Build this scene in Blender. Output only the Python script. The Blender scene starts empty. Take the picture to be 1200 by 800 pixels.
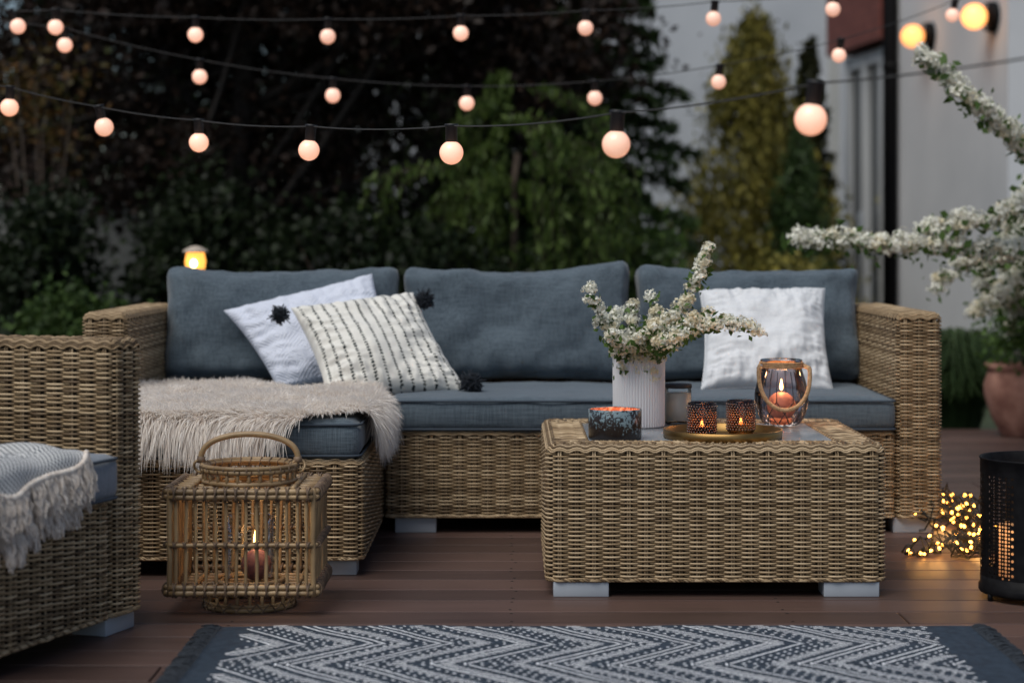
import bpy, bmesh, math, random
import numpy as np
from mathutils import Vector, noise as mnoise
random.seed(7); rng = np.random.default_rng(7)
sc = bpy.context.scene
COL = sc.collection
PI = math.pi
F_PX, HOR, CZ = 2268.0, 285.0, 0.81
def P(px, py, Y):            # a point seen at (px, py) in the 1200x800 photo, standing Y metres in front of the camera
    return np.array([(px-600)/F_PX*Y, Y, CZ-(py-HOR)/F_PX*Y])

# ------------------------------------------------------------------ mesh helpers
class G:
    def __init__(s): s.V=[]; s.F=[]; s.n=0; s.A=[]
    def add(s, V, F, mi=0, uv=None):
        V=np.asarray(V,float).reshape(-1,3)
        if isinstance(F, np.ndarray): chunks=[F]
        else:
            d={}
            for f in F: d.setdefault(len(f),[]).append(f)
            chunks=[np.array(v) for v in d.values()]
        for c in chunks:
            if len(c): s.F.append((c+s.n, mi))
        s.V.append(V); s.n+=len(V)
        s.A.append(np.zeros((len(V),3)) if uv is None else np.c_[uv, np.zeros(len(V))])
        return s
    def build(s, name, mats, parent=None, smooth=True, loc=None, rotz=0):
        V=np.concatenate(s.V); me=bpy.data.meshes.new(name)
        loops=np.concatenate([c.ravel() for c,_ in s.F]).astype(np.int32)
        tot=np.concatenate([np.full(len(c),c.shape[1]) for c,_ in s.F]).astype(np.int32)
        mi=np.concatenate([np.full(len(c),m) for c,m in s.F]).astype(np.int32)
        me.vertices.add(len(V)); me.vertices.foreach_set('co', V.astype(np.float32).ravel())
        me.loops.add(len(loops)); me.loops.foreach_set('vertex_index', loops)
        me.polygons.add(len(tot)); me.polygons.foreach_set('loop_start', np.r_[0,np.cumsum(tot)[:-1]].astype(np.int32))
        me.polygons.foreach_set('material_index', mi)
        me.polygons.foreach_set('use_smooth', np.full(len(tot), smooth))
        a=me.attributes.new('puv','FLOAT_VECTOR','POINT'); a.data.foreach_set('vector', np.concatenate(s.A).astype(np.float32).ravel())
        me.update(calc_edges=True); me.validate()
        if not isinstance(mats,(list,tuple)): mats=[mats]
        for m in mats: me.materials.append(m)
        o=bpy.data.objects.new(name, me); COL.objects.link(o)
        if parent: o.parent=parent
        if loc is not None: o.location=Vector([float(q) for q in loc])
        o.rotation_euler[2]=rotz
        return o
def tag(o, label=None, cat=None, group=None, kind=None):
    if label: o['label']=label
    if cat: o['category']=cat
    if group: o['group']=group
    if kind: o['kind']=kind
    return o
def empty(name, loc, label, cat, group=None, rotz=0):
    o=bpy.data.objects.new(name,None); COL.objects.link(o); o.location=Vector([float(q) for q in loc]); o.rotation_euler[2]=rotz
    o.empty_display_size=.05
    return tag(o,label,cat,group)
def copy_tree(o, parent=None):
    c=o.copy(); COL.objects.link(c); c.parent=parent
    for ch in list(o.children): copy_tree(ch, c)
    return c

_bc={}
def box(g, c, size, bev=0.0, mi=0, R=None, seg=2):
    size=[float(q) for q in size]; k=(tuple(round(q,5) for q in size),bev,seg)
    if k not in _bc:
        bm=bmesh.new(); bmesh.ops.create_cube(bm,size=1)
        for v in bm.verts: v.co=Vector((v.co.x*size[0],v.co.y*size[1],v.co.z*size[2]))
        if bev>0: bmesh.ops.bevel(bm,geom=bm.edges[:],offset=bev,segments=seg,affect='EDGES',profile=.5)
        bm.verts.index_update()
        _bc[k]=(np.array([v.co[:] for v in bm.verts]),[tuple(v.index for v in f.verts) for f in bm.faces]); bm.free()
    V,F=_bc[k]
    if R is not None: V=V@np.asarray(R).T
    g.add(V+np.asarray(c,float),F,mi)
def rotz(a): c,s=math.cos(a),math.sin(a); return np.array([[c,-s,0],[s,c,0],[0,0,1.]])
def tube(g, pts, r, n=6, mi=0, closed=False, caps=True):
    P_=np.asarray(pts,float); M=len(P_)
    T=(np.roll(P_,-1,0)-np.roll(P_,1,0)) if closed else np.gradient(P_,axis=0)
    T/=np.linalg.norm(T,axis=1)[:,None]+1e-12
    up=np.array([0,0,1.]) if abs(T[0,2])<.9 else np.array([1.,0,0])
    N=np.zeros_like(T); v=np.cross(T[0],up); v/=np.linalg.norm(v)
    for i in range(M):
        v=v-T[i]*v.dot(T[i]); v/=np.linalg.norm(v)+1e-12; N[i]=v
    B=np.cross(T,N); r=np.broadcast_to(np.asarray(r,float),(M,))
    a=np.arange(n)*2*PI/n
    V=P_[:,None]+r[:,None,None]*(np.cos(a)[None,:,None]*N[:,None]+np.sin(a)[None,:,None]*B[:,None])
    idx=np.arange(M*n).reshape(M,n)
    i0=idx if closed else idx[:-1]; i1=np.roll(idx,-1,0) if closed else idx[1:]
    F=np.stack([i0,np.roll(i0,-1,1),np.roll(i1,-1,1),i1],-1).reshape(-1,4)
    fs=[F]
    g.add(V.reshape(-1,3),F,mi)
    if caps and not closed:
        g.F.append((np.array([idx[0][::-1]])+g.n-M*n,mi)); g.F.append((np.array([idx[-1]])+g.n-M*n,mi))
def lathe(g, prof, n=32, c=(0,0,0), mi=0, rfun=None, caps=False):
    prof=np.asarray(prof,float); a=np.arange(n)*2*PI/n
    r=prof[:,0][:,None]*np.ones(n)[None]
    if rfun is not None: r=rfun(r,a[None],prof[:,1][:,None])
    V=np.stack([r*np.cos(a),r*np.sin(a),prof[:,1][:,None]*np.ones(n)[None]],-1)+np.asarray(c,float)
    M=len(prof); idx=np.arange(M*n).reshape(M,n)
    F=np.stack([idx[:-1],np.roll(idx[:-1],-1,1),np.roll(idx[1:],-1,1),idx[1:]],-1).reshape(-1,4)
    g.add(V.reshape(-1,3),F,mi)
    if caps:
        g.F.append((np.array([idx[0][::-1]])+g.n-M*n,mi)); g.F.append((np.array([idx[-1]])+g.n-M*n,mi))
def ell(c, r, g, n=16, m=10, mi=0):
    t=np.linspace(0.02,PI-.02,m); prof=np.c_[np.sin(t),-np.cos(t)]
    gg=G(); lathe(gg,prof,n,caps=True); V=gg.V[0]*np.asarray(r)+np.asarray(c,float)
    off=g.n; g.V.append(V); g.A.append(np.zeros((len(V),3))); g.n+=len(V)
    for f,_ in gg.F: g.F.append((f+off,mi))

# ------------------------------------------------------------------ materials
def nodes(name):
    m=bpy.data.materials.new(name); m.use_nodes=True; nt=m.node_tree; nt.nodes.clear()
    out=nt.nodes.new('ShaderNodeOutputMaterial'); return m,nt,out
def N(nt,t,**k):
    n=nt.nodes.new(t)
    for a,b in k.items():
        if a in n.inputs.keys() if isinstance(a,str) and a[0].isupper() else False: n.inputs[a].default_value=b
        else: setattr(n,a,b)
    return n
def L(nt,a,b): nt.links.new(a,b)
def math_(nt,op,a,b=None):
    n=nt.nodes.new('ShaderNodeMath'); n.operation=op
    for i,q in enumerate([a,b]):
        if q is None: continue
        if isinstance(q,(int,float)): n.inputs[i].default_value=q
        else: L(nt,q,n.inputs[i])
    return n.outputs[0]
def c4(c): return (c[0],c[1],c[2],1)
def ramp(nt,fac,stops):
    r=nt.nodes.new('ShaderNodeValToRGB'); e=r.color_ramp.elements
    while len(e)<len(stops): e.new(.5)
    for q,(p,c) in zip(e,stops): q.position=p; q.color=c4(c)
    L(nt,fac,r.inputs[0]); return r.outputs[0]
def mat(name, c1, c2=None, rough=.6, scale=20, stretch=(1,1,1), detail=3, bump=0, bscale=None, bstretch=None, metal=0, spec=.5, sheen=0, lo=.35, hi=.65, island=False, trans=0, coat=0, bdist=.002):
    m,nt,out=nodes(name); b=nt.nodes.new('ShaderNodeBsdfPrincipled'); L(nt,b.outputs[0],out.inputs[0])
    b.inputs['Roughness'].default_value=rough; b.inputs['Metallic'].default_value=metal; b.inputs['Specular IOR Level'].default_value=spec
    b.inputs['Sheen Weight'].default_value=sheen; b.inputs['Coat Weight'].default_value=coat
    tc=nt.nodes.new('ShaderNodeTexCoord')
    def noisef(sc_,st):
        mp=nt.nodes.new('ShaderNodeMapping'); mp.inputs['Scale'].default_value=st; L(nt,tc.outputs['Object'],mp.inputs[0])
        n=nt.nodes.new('ShaderNodeTexNoise'); n.inputs['Scale'].default_value=sc_; n.inputs['Detail'].default_value=detail; L(nt,mp.outputs[0],n.inputs[0]); return n.outputs[0]
    if c2 is None: b.inputs['Base Color'].default_value=c4(c1)
    else:
        if island:
            gm=nt.nodes.new('ShaderNodeNewGeometry'); f=gm.outputs['Random Per Island']
        else: f=noisef(scale,stretch)
        L(nt,ramp(nt,f,[(lo,c1),(hi,c2)]),b.inputs['Base Color'])
    if bump:
        bn=nt.nodes.new('ShaderNodeBump'); bn.inputs['Strength'].default_value=bump; bn.inputs['Distance'].default_value=bdist
        L(nt,noisef(bscale or scale,bstretch or stretch),bn.inputs['Height']); L(nt,bn.outputs[0],b.inputs['Normal'])
    if trans:
        t=nt.nodes.new('ShaderNodeBsdfTranslucent'); mx=nt.nodes.new('ShaderNodeMixShader'); mx.inputs[0].default_value=trans
        if c2 is not None: L(nt,b.inputs['Base Color'].links[0].from_socket,t.inputs[0])
        else: t.inputs[0].default_value=c4(c1)
        L(nt,b.outputs[0],mx.inputs[1]); L(nt,t.outputs[0],mx.inputs[2]); L(nt,mx.outputs[0],out.inputs[0])
    return m
def emit(name,c,s,rough=.3,base=None,vary=False):
    m,nt,out=nodes(name); b=nt.nodes.new('ShaderNodeBsdfPrincipled'); L(nt,b.outputs[0],out.inputs[0])
    b.inputs['Base Color'].default_value=c4(base or c); b.inputs['Emission Color'].default_value=c4(c); b.inputs['Emission Strength'].default_value=s
    b.inputs['Roughness'].default_value=rough
    if vary:
        lw=nt.nodes.new('ShaderNodeLayerWeight'); lw.inputs[0].default_value=.35; L(nt,ramp(nt,lw.outputs['Facing'],[(0,(c[0],min(1,c[1]*1.28),min(1,c[2]*1.5))),(.75,(c[0]*.86,c[1]*.80,c[2]*.72))]),b.inputs['Emission Color'])
        oi=nt.nodes.new('ShaderNodeObjectInfo'); L(nt,math_(nt,'MULTIPLY',math_(nt,'ADD',math_(nt,'MULTIPLY',oi.outputs['Random'],.35),.82),s),b.inputs['Emission Strength'])
    return m
def glass(name,tint=(1,1,1),ior=1.45,k=1.0,rough=.02):
    m,nt,out=nodes(name); t=nt.nodes.new('ShaderNodeBsdfTransparent'); t.inputs[0].default_value=c4(tint)
    g=nt.nodes.new('ShaderNodeBsdfGlossy'); g.inputs['Roughness'].default_value=rough
    fr=nt.nodes.new('ShaderNodeFresnel'); fr.inputs[0].default_value=ior
    mx=nt.nodes.new('ShaderNodeMixShader'); L(nt,math_(nt,'MULTIPLY',fr.outputs[0],k),mx.inputs[0]); L(nt,t.outputs[0],mx.inputs[1]); L(nt,g.outputs[0],mx.inputs[2]); L(nt,mx.outputs[0],out.inputs[0]); return m
def fabric(name,c1,c2,weave=420,bump=.35):
    m,nt,out=nodes(name); b=nt.nodes.new('ShaderNodeBsdfPrincipled'); L(nt,b.outputs[0],out.inputs[0])
    b.inputs['Roughness'].default_value=.9; b.inputs['Sheen Weight'].default_value=.25; b.inputs['Specular IOR Level'].default_value=.15
    tc=nt.nodes.new('ShaderNodeTexCoord'); fs=[]
    for st in ((1.5,60,1.0),(60,1.5,60)):
        st=(st[0],st[1],st[2]) if st[0]<2 else (60,3,1.2)
        mp=nt.nodes.new('ShaderNodeMapping'); mp.inputs['Scale'].default_value=(2,40,60) if not fs else (60,40,2)
        L(nt,tc.outputs['Object'],mp.inputs[0]); n=nt.nodes.new('ShaderNodeTexNoise'); n.inputs['Scale'].default_value=weave/60; n.inputs['Detail'].default_value=4
        n.inputs['Roughness'].default_value=.65; L(nt,mp.outputs[0],n.inputs[0]); fs.append(n.outputs[0])
    big=nt.nodes.new('ShaderNodeTexNoise'); big.inputs['Scale'].default_value=5; big.inputs['Detail'].default_value=3; L(nt,tc.outputs['Object'],big.inputs[0])
    s=math_(nt,'ADD',fs[0],fs[1]); s2=math_(nt,'MULTIPLY',math_(nt,'ADD',math_(nt,'MULTIPLY',s,.42),math_(nt,'MULTIPLY',big.outputs[0],.16)),1.0)
    L(nt,ramp(nt,s2,[(.38,c1),(.62,c2)]),b.inputs['Base Color'])
    bn=nt.nodes.new('ShaderNodeBump'); bn.inputs['Strength'].default_value=bump; bn.inputs['Distance'].default_value=.0015; L(nt,s,bn.inputs['Height']); L(nt,bn.outputs[0],b.inputs['Normal'])
    return m

M={}
def wicker_mat(name,a,b_,c_):
    m,nt,out=nodes(name); b=nt.nodes.new('ShaderNodeBsdfPrincipled'); L(nt,b.outputs[0],out.inputs[0])
    b.inputs['Roughness'].default_value=.55; b.inputs['Specular IOR Level'].default_value=.35
    gm=nt.nodes.new('ShaderNodeNewGeometry'); tc=nt.nodes.new('ShaderNodeTexCoord')
    n=nt.nodes.new('ShaderNodeTexNoise'); n.inputs['Scale'].default_value=9; n.inputs['Detail'].default_value=5; n.inputs['Roughness'].default_value=.7
    mp=nt.nodes.new('ShaderNodeMapping'); mp.inputs['Scale'].default_value=(2,2,10); L(nt,tc.outputs['Object'],mp.inputs[0]); L(nt,mp.outputs[0],n.inputs[0])
    f=math_(nt,'ADD',math_(nt,'MULTIPLY',gm.outputs['Random Per Island'],.45),math_(nt,'MULTIPLY',n.outputs[0],.6))
    L(nt,ramp(nt,f,[(.25,a),(.5,b_),(.8,c_)]),b.inputs['Base Color'])
    return m
M['wicker']=wicker_mat('wicker',(.10,.063,.033),(.31,.215,.118),(.58,.44,.275))
M['gap_shade']=mat('wicker_gap_shade',(.010,.007,.005),rough=.9)  # near-black colour stands in for the shade between wicker strands
M['fabric']=fabric('slate_fabric',(.044,.062,.080),(.130,.168,.200))
M['piping']=mat('slate_piping',(.04,.055,.075),rough=.9)
M['alu']=mat('painted_aluminium',(.36,.40,.45),(.42,.46,.51),rough=.4,scale=6,spec=.5)
M['stone_top']=mat('grey_glass_top',(.20,.225,.25),(.27,.295,.32),rough=.22,scale=350,spec=.5,detail=2)
M['white_fab']=fabric('white_linen',(.60,.62,.65),(.76,.775,.79),300,.15)
M['cane']=mat('cane',(.17,.105,.05),(.44,.30,.155),rough=.45,scale=14,stretch=(1,1,.6),detail=5,bump=.15,lo=.3,hi=.7)
M['cane_dark']=mat('cane_lashing',(.085,.055,.038),(.22,.145,.09),rough=.6,scale=60)
M['black_metal']=mat('black_metal',(.004,.004,.005),(.009,.009,.010),rough=.55,scale=40,spec=.12)
M['flame']=emit('flame',(1,.50,.14),14)
M['brass']=mat('antique_brass',(.22,.13,.045),(.33,.20,.07),rough=.38,scale=12,metal=.9)
M['rubber']=mat('black_rubber',(.012,.013,.016),rough=.55)

# ------------------------------------------------------------------ wicker
def rrect(a,b,rc,step):      # rounded rectangle path (centre 0), returns pts, normals
    pts=[];nor=[]
    def seg(p,q,n_):
        d=np.hypot(*(q-p)); k=max(1,int(round(d/step)))
        for i in range(k): pts.append(p+(q-p)*i/k); nor.append(n_)
    cs=[(a-rc,-(b-rc),-PI/2),(a-rc,b-rc,0),(-(a-rc),b-rc,PI/2),(-(a-rc),-(b-rc),PI)]
    for i,(cx,cy,a0) in enumerate(cs):
        k=max(2,int(round(rc*PI/2/step)))
        for j in range(k):
            an=a0+PI/2*j/k; n_=np.array([math.cos(an),math.sin(an)]); pts.append(np.array([cx,cy])+rc*n_); nor.append(n_)
        an=a0+PI/2; n_=np.array([math.cos(an),math.sin(an)]); p=np.array([cx,cy])+rc*n_
        nx=cs[(i+1)%4]; q=np.array([nx[0],nx[1]])+rc*n_; seg(p,q,n_)
    return np.array(pts),np.array(nor)
PITCH=.0049; ST=.040
def strands(g, C, Nn, closed, rn=.0022, rb=.00245, mi=0):
    # C (R,M,3) centre lines, Nn (R,M,3) outward normals -> open half tubes
    R_,M_,_=C.shape
    T=(np.roll(C,-1,1)-np.roll(C,1,1)) if closed else np.gradient(C,axis=1)
    T/=np.linalg.norm(T,axis=2)[...,None]+1e-12
    B=np.cross(T,Nn); B/=np.linalg.norm(B,axis=2)[...,None]+1e-12
    a=np.radians([-95,-40,0,40,95])
    V=C[:,:,None]+rn*np.cos(a)[None,None,:,None]*Nn[:,:,None]+rb*np.sin(a)[None,None,:,None]*B[:,:,None]
    k=len(a); idx=np.arange(R_*M_*k).reshape(R_,M_,k)
    i0=idx if closed else idx[:,:-1]; i1=np.roll(idx,-1,1) if closed else idx[:,1:]
    F=np.stack([i0[...,:-1],i0[...,1:],i1[...,1:],i1[...,:-1]],-1).reshape(-1,4)
    g.add(V.reshape(-1,3),F,mi)
def wicker_box(g, cx, cy, a, b, z0, z1, rc=.025, rt=.018, top=True, rim=None):
    # woven box: side strands all round with a rounded top edge, then top strands across; rim = open ring width
    per=2*(2*a+2*b)-8*rc+2*PI*rc; ns=max(8,int(round(per/ST/2))*2); 
    p,n=rrect(a,b,rc,.002); pp=np.vstack([p,p[:1]]); nn_=np.vstack([n,n[:1]]); sg=np.r_[0,np.cumsum(np.hypot(*np.diff(pp,axis=0).T))]; sg/=sg[-1]
    M_=ns*5; u=np.arange(M_)/M_; p=np.stack([np.interp(u,sg,pp[:,0]),np.interp(u,sg,pp[:,1])],1); n=np.stack([np.interp(u,sg,nn_[:,0]),np.interp(u,sg,nn_[:,1])],1); n/=np.linalg.norm(n,axis=1)[:,None]
    # profile
    prof=[]; z=z0+PITCH/2
    while z<z1-rt: prof.append((0,z,1,0)); z+=PITCH
    k=int(rt*PI/2/.0068)+1
    for i in range(1,k+1):
        t=PI/2*i/k; prof.append((rt-rt*math.cos(t),z1-rt+rt*math.sin(t),math.cos(t),math.sin(t)))
    prof=np.array(prof); R_=len(prof)
    ph=PI*np.arange(R_)
    cw=np.cos(u[None]*ns*PI+ph[:,None]); off=np.where(cw>0,.0052,.0125)*np.sign(cw)*np.abs(cw)**.75
    ks=R_-k; sc_=np.abs(np.cos(u*ns*PI))
    jit=np.interp(np.arange(M_),np.arange(0,M_+8,8),rng.normal(0,.0005,len(np.arange(0,M_+8,8))))[None]*np.cos(np.arange(R_)*1.3)[:,None]
    d=prof[:,0][:,None]; NN=np.zeros((R_,M_,3)); NN[...,0]=prof[:,2][:,None]*n[None,:,0]; NN[...,1]=prof[:,2][:,None]*n[None,:,1]; NN[...,2]=prof[:,3][:,None]
    C=np.zeros((R_,M_,3)); C[...,0]=cx+p[None,:,0]-d*n[None,:,0]; C[...,1]=cy+p[None,:,1]-d*n[None,:,1]; C[...,2]=prof[:,1][:,None]+jit
    C[:ks]+=NN[:ks]*(off[:ks,:,None]-.005)
    for i in range(1,k+1):      # scalloped border: strands arch over each stake
        r_=ks+i-1; t=np.clip(PI/2*(i/k)+.42*(sc_-.75),-.35,PI/2+.1); rr=rt+.0024*sc_-.0045+.0016*(i%2)
        C[r_,:,0]=cx+p[:,0]-n[:,0]*(rt-rr*np.cos(t)); C[r_,:,1]=cy+p[:,1]-n[:,1]*(rt-rr*np.cos(t)); C[r_,:,2]=z1-rt+rr*np.sin(t)
        NN[r_,:,0]=n[:,0]*np.cos(t); NN[r_,:,1]=n[:,1]*np.cos(t); NN[r_,:,2]=np.sin(t)
    strands(g,C,NN,True)
    # stakes (pairs)
    sp,sn=p[::5],n[::5]
    for q,m_ in zip(sp,sn):
        t=np.array([-m_[1],m_[0]])
        for s_ in (-.0026,.0026):
            x=q-m_*.0052+t*s_
            zz=[z0,z1-rt]; tube(g,[(cx+x[0],cy+x[1],z0),(cx+x[0],cy+x[1],z1-rt),(cx+x[0]-m_[0]*rt*.9,cy+x[1]-m_[1]*rt*.9,z1-.006)],.0021,4,0,caps=False)
    # base roll: two twisted strands along the lower edge
    twist(g,[(cx+q[0]-m_[0]*.004,cy+q[1]-m_[1]*.004,z0+.004) for q,m_ in zip(p,n)],.0028,.003,.03)
    # top
    def across(x0,x1,y0,y1,axis,mit=None):
        # strands run along 'axis' (0=x)
        Lw=(x1-x0) if axis==0 else (y1-y0); Ln=(y1-y0) if axis==0 else (x1-x0)
        nn=max(2,int(round(Lw/ST))); m_=nn*5+1; rr=max(2,int(round(Ln/.0096)))
        s=np.linspace(0,1,m_); t=(np.arange(rr)+.5)/rr
        S,T_=np.meshgrid(s,t); T_=T_+.011/Ln*np.sin(S*PI*1.0)+.003/Ln*np.sin(S*nn*2*PI); h=.0016*np.cos(S*nn*PI+PI*np.arange(rr)[:,None])-.0050+z1
        if mit is not None: lo=np.where(mit==1, 0, 0)
        C=np.zeros((rr,m_,3)); 
        if axis==0: C[...,0]=cx+x0+S*(x1-x0); C[...,1]=cy+y0+T_*(y1-y0)
        else: C[...,1]=cy+y0+S*(y1-y0); C[...,0]=cx+x0+T_*(x1-x0)
        C[...,2]=h; NN=np.zeros_like(C); NN[...,2]=1
        strands(g,C,NN,False,rn=.0042,rb=.0034)
    e=rt-.003
    if top:
        if rim is None:
            across(-a+e,a-e,-b+e,b-e,0 if a<b else 1)
        else:
            w=rim
            across(-a+e,-a+w,-b+w,b-w,0); across(a-w,a-e,-b+w,b-w,0)
            across(-a+e,a-e,-b+e,-b+w,1); across(-a+e,a-e,b-w,b-e,1)
            q,_=rrect(a-w,b-w,.004,.01); twist(g,[(cx+v[0],cy+v[1],z1-.005) for v in q],.003,.003,.03)
    # near-black inner box: shade of the weave gaps put into its colour
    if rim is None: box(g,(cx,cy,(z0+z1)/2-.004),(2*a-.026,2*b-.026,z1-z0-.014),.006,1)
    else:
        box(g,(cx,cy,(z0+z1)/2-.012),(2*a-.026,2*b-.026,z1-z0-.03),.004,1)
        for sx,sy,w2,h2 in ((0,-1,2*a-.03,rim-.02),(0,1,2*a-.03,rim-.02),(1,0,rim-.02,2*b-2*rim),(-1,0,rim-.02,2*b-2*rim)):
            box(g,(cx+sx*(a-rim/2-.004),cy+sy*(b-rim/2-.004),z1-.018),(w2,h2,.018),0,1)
def twist(g,path,r,R_,pitch,n=3,closed=True):
    p=np.asarray(path,float); q=np.vstack([p,p[:1]]) if closed else p
    s=np.r_[0,np.cumsum(np.linalg.norm(np.diff(q,axis=0),axis=1))]; Lt=s[-1]; m_=int(Lt/pitch*7)
    t=np.linspace(0,Lt,m_,endpoint=not closed); c=np.stack([np.interp(t,s,q[:,i]) for i in range(3)],1)
    T=(np.roll(c,-1,0)-np.roll(c,1,0)) if closed else np.gradient(c,axis=0); T/=np.linalg.norm(T,axis=1)[:,None]+1e-12
    up=np.array([0,0,1.]) if np.abs(T[:,2]).mean()<.8 else np.array([0,1.,0]); A=np.cross(T,up); A/=np.linalg.norm(A,axis=1)[:,None]+1e-12; B=np.cross(T,A)
    k=round(Lt/pitch)
    for j in range(n):
        a=2*PI*(t/Lt*k+j/n)
        tube(g,c+R_*(np.cos(a)[:,None]*A+np.sin(a)[:,None]*B),r,5,0,closed=closed,caps=False)
def leg(parent,x,y,h,sx=.115,sy=.08):
    g=G(); box(g,(x,y,h/2),(sx,sy,h),.002); return g.build('leg',M['alu'],parent)

# ------------------------------------------------------------------ soft things
def cube_grid(nx,ny,nz):
    V=[];F=[]
    def face(o,u,v,nu,nv):
        b=len(V)
        for j in range(nv+1):
            for i in range(nu+1): V.append(np.array(o)+np.array(u)*i/nu+np.array(v)*j/nv)
        for j in range(nv):
            for i in range(nu): q=b+j*(nu+1)+i; F.append((q,q+1,q+nu+2,q+nu+1))
    face((-1,-1,1),(2,0,0),(0,2,0),nx,ny); face((-1,1,-1),(2,0,0),(0,-2,0),nx,ny)
    face((-1,-1,-1),(2,0,0),(0,0,2),nx,nz); face((1,1,-1),(-2,0,0),(0,0,2),nx,nz)
    face((1,-1,-1),(0,2,0),(0,0,2),ny,nz); face((-1,1,-1),(0,-2,0),(0,0,2),ny,nz)
    V=np.array(V); key={}; rem=np.zeros(len(V),int); U=[]
    for i,v in enumerate(np.round(V,5)):
        k=tuple(v)
        if k not in key: key[k]=len(U); U.append(V[i])
        rem[i]=key[k]
    return np.array(U),rem[np.array(F)]
def nz3(V,sc_,seed=0,oct_=2):
    return np.array([mnoise.fractal(Vector((v[0]*sc_+seed,v[1]*sc_+seed*1.7,v[2]*sc_)),1.0,2.0,oct_) for v in V])
def cushion(name,c,size,r,bulge,mat_,parent,seed=0,wr=.006,lean=0,top_fn=None,pip=True,res=.022,axis='z'):
    # size full; bulge along the thin axis
    h=np.array(size)/2; n=[max(4,int(s/res)) for s in size]
    V,F=cube_grid(*n); u=V.copy()
    p=V*h; q=np.clip(p,-(h-r),(h-r)); d=p-q; ln=np.linalg.norm(d,axis=1); ln[ln==0]=1
    # push surface outwards to radius r
    mx=np.abs(d).max(1); p=q+d/ln[:,None]*np.where(mx>0,r,0)[:,None]
    ax={'z':2,'y':1}[axis]; o=[i for i in range(3) if i!=ax]
    bl=(1-u[:,o[0]]**4)*(1-u[:,o[1]]**4)
    p[:,ax]+=np.sign(u[:,ax])*bl*bulge*np.minimum(1,np.abs(u[:,ax])*1.5)
    for k in o:
        kk=[i for i in o if i!=k][0]
        p[:,k]-=np.sign(u[:,k])*.012*(1-u[:,kk]**2)*(np.abs(u[:,k])**3)*(1 if axis=='y' else .2)
    w=nz3(p,7,seed,3); w2=nz3(p*np.array([1,1,.35]),16,seed+5,2)
    edge=np.clip(np.maximum(np.abs(u[:,o[0]]),np.abs(u[:,o[1]])),0,1)**3
    pk=sum(nz3(np.c_[p[:,o[1-q]]*1.0,np.sign(u[:,o[q]])*3,np.full(len(p),q*7.)],38,seed+2,2)*np.exp(-(1-np.abs(u[:,o[q]]))*7) for q in (0,1))
    nr=p/np.linalg.norm(p,axis=1)[:,None]; dv=np.zeros_like(p); dv[:,ax]=np.sign(u[:,ax])
    p+=dv*((w*wr*1.3)+(w2*wr*1.0*edge)+pk*wr*.55)[:,None]+nr*(w2*wr*.5*edge)[:,None]
    if top_fn: p=top_fn(p,u)
    if lean: 
        R_=np.array([[1,0,0],[0,math.cos(lean),-math.sin(lean)],[0,math.sin(lean),math.cos(lean)]]); p=p@R_.T
    g=G(); g.add(p,F)
    ob=g.build(name,mat_,parent,loc=c)
    if pip:
        gp=G()
        hh=h-np.array([.001]*3)
        for s_ in ((1,-1) if pip is True else pip):
            if axis=='z': pts,_=rrect(hh[0],hh[1],r*.9,.02); pts=[(x,y,s_*(h[2]-r*.32)) for x,y in pts]
            else: pts,_=rrect(hh[0]-.006,hh[2]-.006,r*.9,.02); pts=[(x,s_*(h[1]-r*.45),z) for x,z in pts]
            pts=np.array(pts)
            if lean and axis=='y': pts=pts@R_.T
            tube(gp,pts,.0034,6,0,closed=True)
        if axis=='z': gp.build('piping',M['piping'],ob)
    return ob
def pillow(name,TL,TR,BR,BL,T,mat_,label,cat='pillow',group=None,seed=1,n=60,pinch=.06,fold=1.4,parent=None,piping=None):
    TL,TR,BR,BL=[np.array(q,float) for q in (TL,TR,BR,BL)]
    c=(TL+TR+BR+BL)/4; 
    nrm=np.cross(TR-BL,TL-BR); nrm/=np.linalg.norm(nrm)
    if nrm[1]>0: nrm=-nrm
    s=np.linspace(-1,1,n); s=np.sign(s)*np.abs(s)**.85
    U,W=np.meshgrid(s,s); U=U.ravel(); W=W.ravel()
    uu=U*(1-pinch*(1-W**2)*np.abs(U)**2); ww=W*(1-pinch*(1-U**2)*np.abs(W)**2)
    a=(uu+1)/2; b=(ww+1)/2
    base=(BL*((1-a)*(1-b))[:,None]+BR*(a*(1-b))[:,None]+TL*((1-a)*b)[:,None]+TR*(a*b)[:,None])
    pr=np.clip((1-U**2),0,1)**.42*np.clip((1-W**2),0,1)**.42
    base_l=base-c
    w1=nz3(base_l*1.0,9,seed,3); w2=nz3(np.c_[U*1.2,W*3.5,np.zeros_like(U)],2.2,seed+9,3); w3=nz3(np.c_[U*4,W*1.2,np.zeros_like(U)],2.0,seed+3,3)
    ring=np.clip(np.maximum(np.abs(U),np.abs(W)),0,1)**2
    g=G(); idx=np.arange(n*n).reshape(n,n)
    F=np.stack([idx[:-1,:-1],idx[:-1,1:],idx[1:,1:],idx[1:,:-1]],-1).reshape(-1,4)
    uv=np.c_[U,W]
    t=T*pr*(1+.22*w1)+pr*.016*fold*(w2*np.abs(U)**1.5+w3*np.abs(W)**1.5)
    g.add(base_l+nrm*(t+.002)[:,None],F,uv=uv)
    g.add(base_l-nrm*(T*pr*.9+.002)[:,None],F[:,::-1],uv=uv)
    # rim strip
    rim=np.r_[idx[0,:],idx[1:,-1],idx[-1,-2::-1],idx[-2:0:-1,0]]
    o=n*n; g.F.append((np.stack([rim,rim+o,np.roll(rim,-1)+o,np.roll(rim,-1)],-1)+g.n-2*o,0))
    ob=g.build(name,mat_,parent,loc=c); tag(ob,label,cat,group)
    if piping is not None:
        gp=G(); tube(gp,base_l[rim],.0022,6,closed=True); gp.build('piping',piping,ob)
    return ob,c,nrm

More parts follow.
